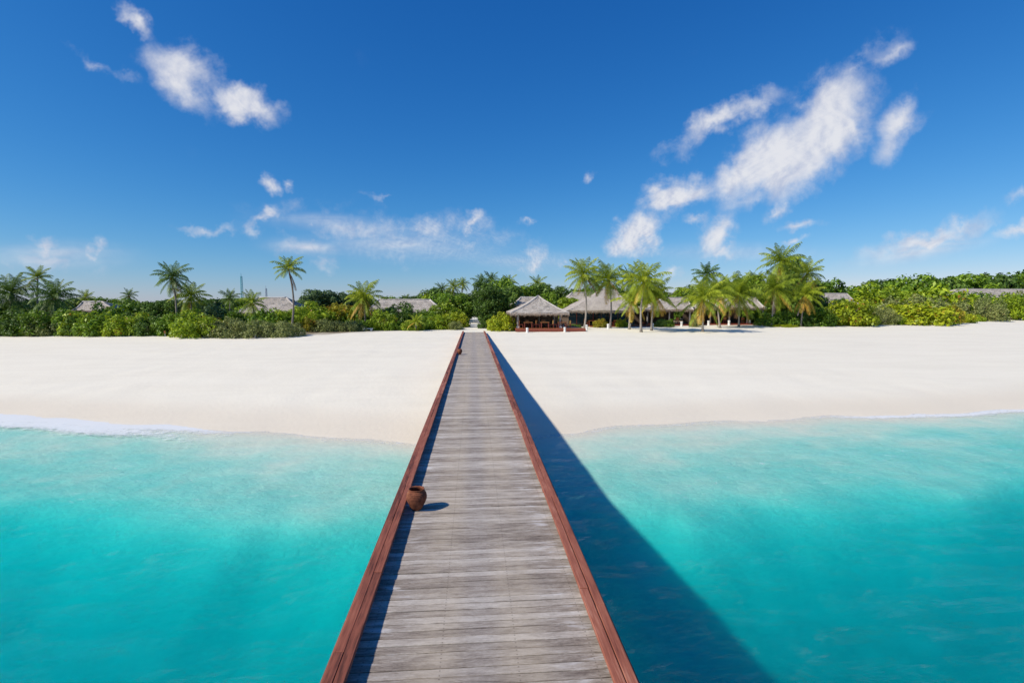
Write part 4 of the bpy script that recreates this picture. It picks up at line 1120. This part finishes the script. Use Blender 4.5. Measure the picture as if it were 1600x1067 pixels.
# terrace plants between the tables
for px, wh, kd in ((938, 'between the restaurant tables', 'o'), (972, 'right of the right restaurant table', 'y'), (1032, 'in front of the low sagging hall', 'd'), (1042, 'left of the hall chairs', 'g'), (1088, 'beside the broad low palm', 's'), (898, 'between pavilion and restaurant', 'd'), (1226, 'low beside the twin palm trunks', 'y')):
    plant(px, 497 if px not in (1226, 898) else 506, 20 if px != 1226 else 34, kd, 'small terrace bush ' + wh, 'terrace bushes', Y=Yc + (0.2 if px < 1200 else 1.0))

# ------------------------------------------------------------------ masts, small things
M_TEAL = simple_mat('teal_steel', (0.03, 0.30, 0.36), (0.06, 0.40, 0.46), 3.0, 0.5, 0.0)
M_STEEL = simple_mat('grey_blue_steel', (0.28, 0.34, 0.42), (0.36, 0.42, 0.50), 3.0, 0.5, 0.0)


def mast(label, px, top, Y, wd, mat, bays):
    x = px_x(px, Y); g = gz(x, Y); h = px_z(px, top, Y) - g
    root = empty('lattice_mast', (x, Y, g)); tag(root, label, 'mast')
    cs = [(wd * math.cos(a), wd * math.sin(a)) for a in (0.5, 0.5 + 2.094, 0.5 + 4.189)]
    for cxx, cyy in cs: obj('leg', MB().tube([(cxx, cyy, 0), (cxx * .55, cyy * .55, h)], [0.11, 0.09], 6).mesh('leg'), mat, root)
    mb = MB()
    for k in range(bays):
        for i in range(3):
            a, b_ = cs[i], cs[(i + 1) % 3]; s0, s1 = k / bays, (k + 1) / bays; q0, q1 = 1 - .45 * s0, 1 - .45 * s1
            mb.tube([(a[0] * q0, a[1] * q0, h * s0), (b_[0] * q1, b_[1] * q1, h * s1)], [0.06, 0.06], 4)
            mb.tube([(a[0] * q1, a[1] * q1, h * s1), (b_[0] * q1, b_[1] * q1, h * s1)], [0.05, 0.05], 4)
    obj('bracing', mb.mesh('bracing'), mat, root)
    obj('antenna', MB().tube([(0, 0, h - 0.3), (0, 0, h + 1.2)], [0.09, 0.05], 6).mesh('antenna'), mat, root)


mast('tall teal lattice mast on the skyline left of the brown hut', 378.5, 432, 210, 0.62, M_TEAL, 16)
mast('shorter grey-blue mast on the skyline above the brown hut', 416.5, 451, 210, 0.5, M_STEEL, 14)

# white bench by the yellow palm, bollards in the shrubs, a path sign
g = at_ground(575, 517)
r = empty('stone_bench', (g.x, g.y, g.z - 0.02)); tag(r, 'low white bench at the foot of the yellow-green left palm', 'bench')
obj('seat', MB().box(-0.75, 0.75, -0.25, 0.25, 0.30, 0.40, 0.02).mesh('seat'), M_WHITE, r)
for s in (-1, 1): obj('leg', MB().box(-0.12, 0.12, -0.2, 0.2, 0, 0.299, 0.01).mesh('leg'), M_WHITE, r, (s * 0.5, 0, 0))
lamp = MB().lathe([(0.10, 0), (0.10, 0.30), (0.15, 0.32), (0.15, 0.42), (0.05, 0.48)], 10).mesh('path_light', True)
for px, py, wh in ((284.5, 527.5, 'left'), (398.5, 528, 'right')):
    g = at_ground(px, py); tag(obj('path_light', lamp, M_WHITE, None, (g.x, g.y, g.z - 0.02)), f'{wh} of two small white bollard lights below the left shrubs', 'light', 'beach path lights')
g = at_ground(258, 525.5)
r = empty('warning_sign', (g.x, g.y, g.z - 0.05)); tag(r, 'tiny orange marker post on the sand before the left thicket', 'marker')
obj('post', MB().tube([(0, 0, 0), (0, 0, 0.45)], [0.04, 0.04], 8).mesh('post'), M_WHITE, r)
obj('board', MB().box(-0.11, 0.11, -0.02, 0.02, 0.42, 0.75, 0.01).mesh('board'), M_ORANGEWOOD, r, (0, -0.06, 0))
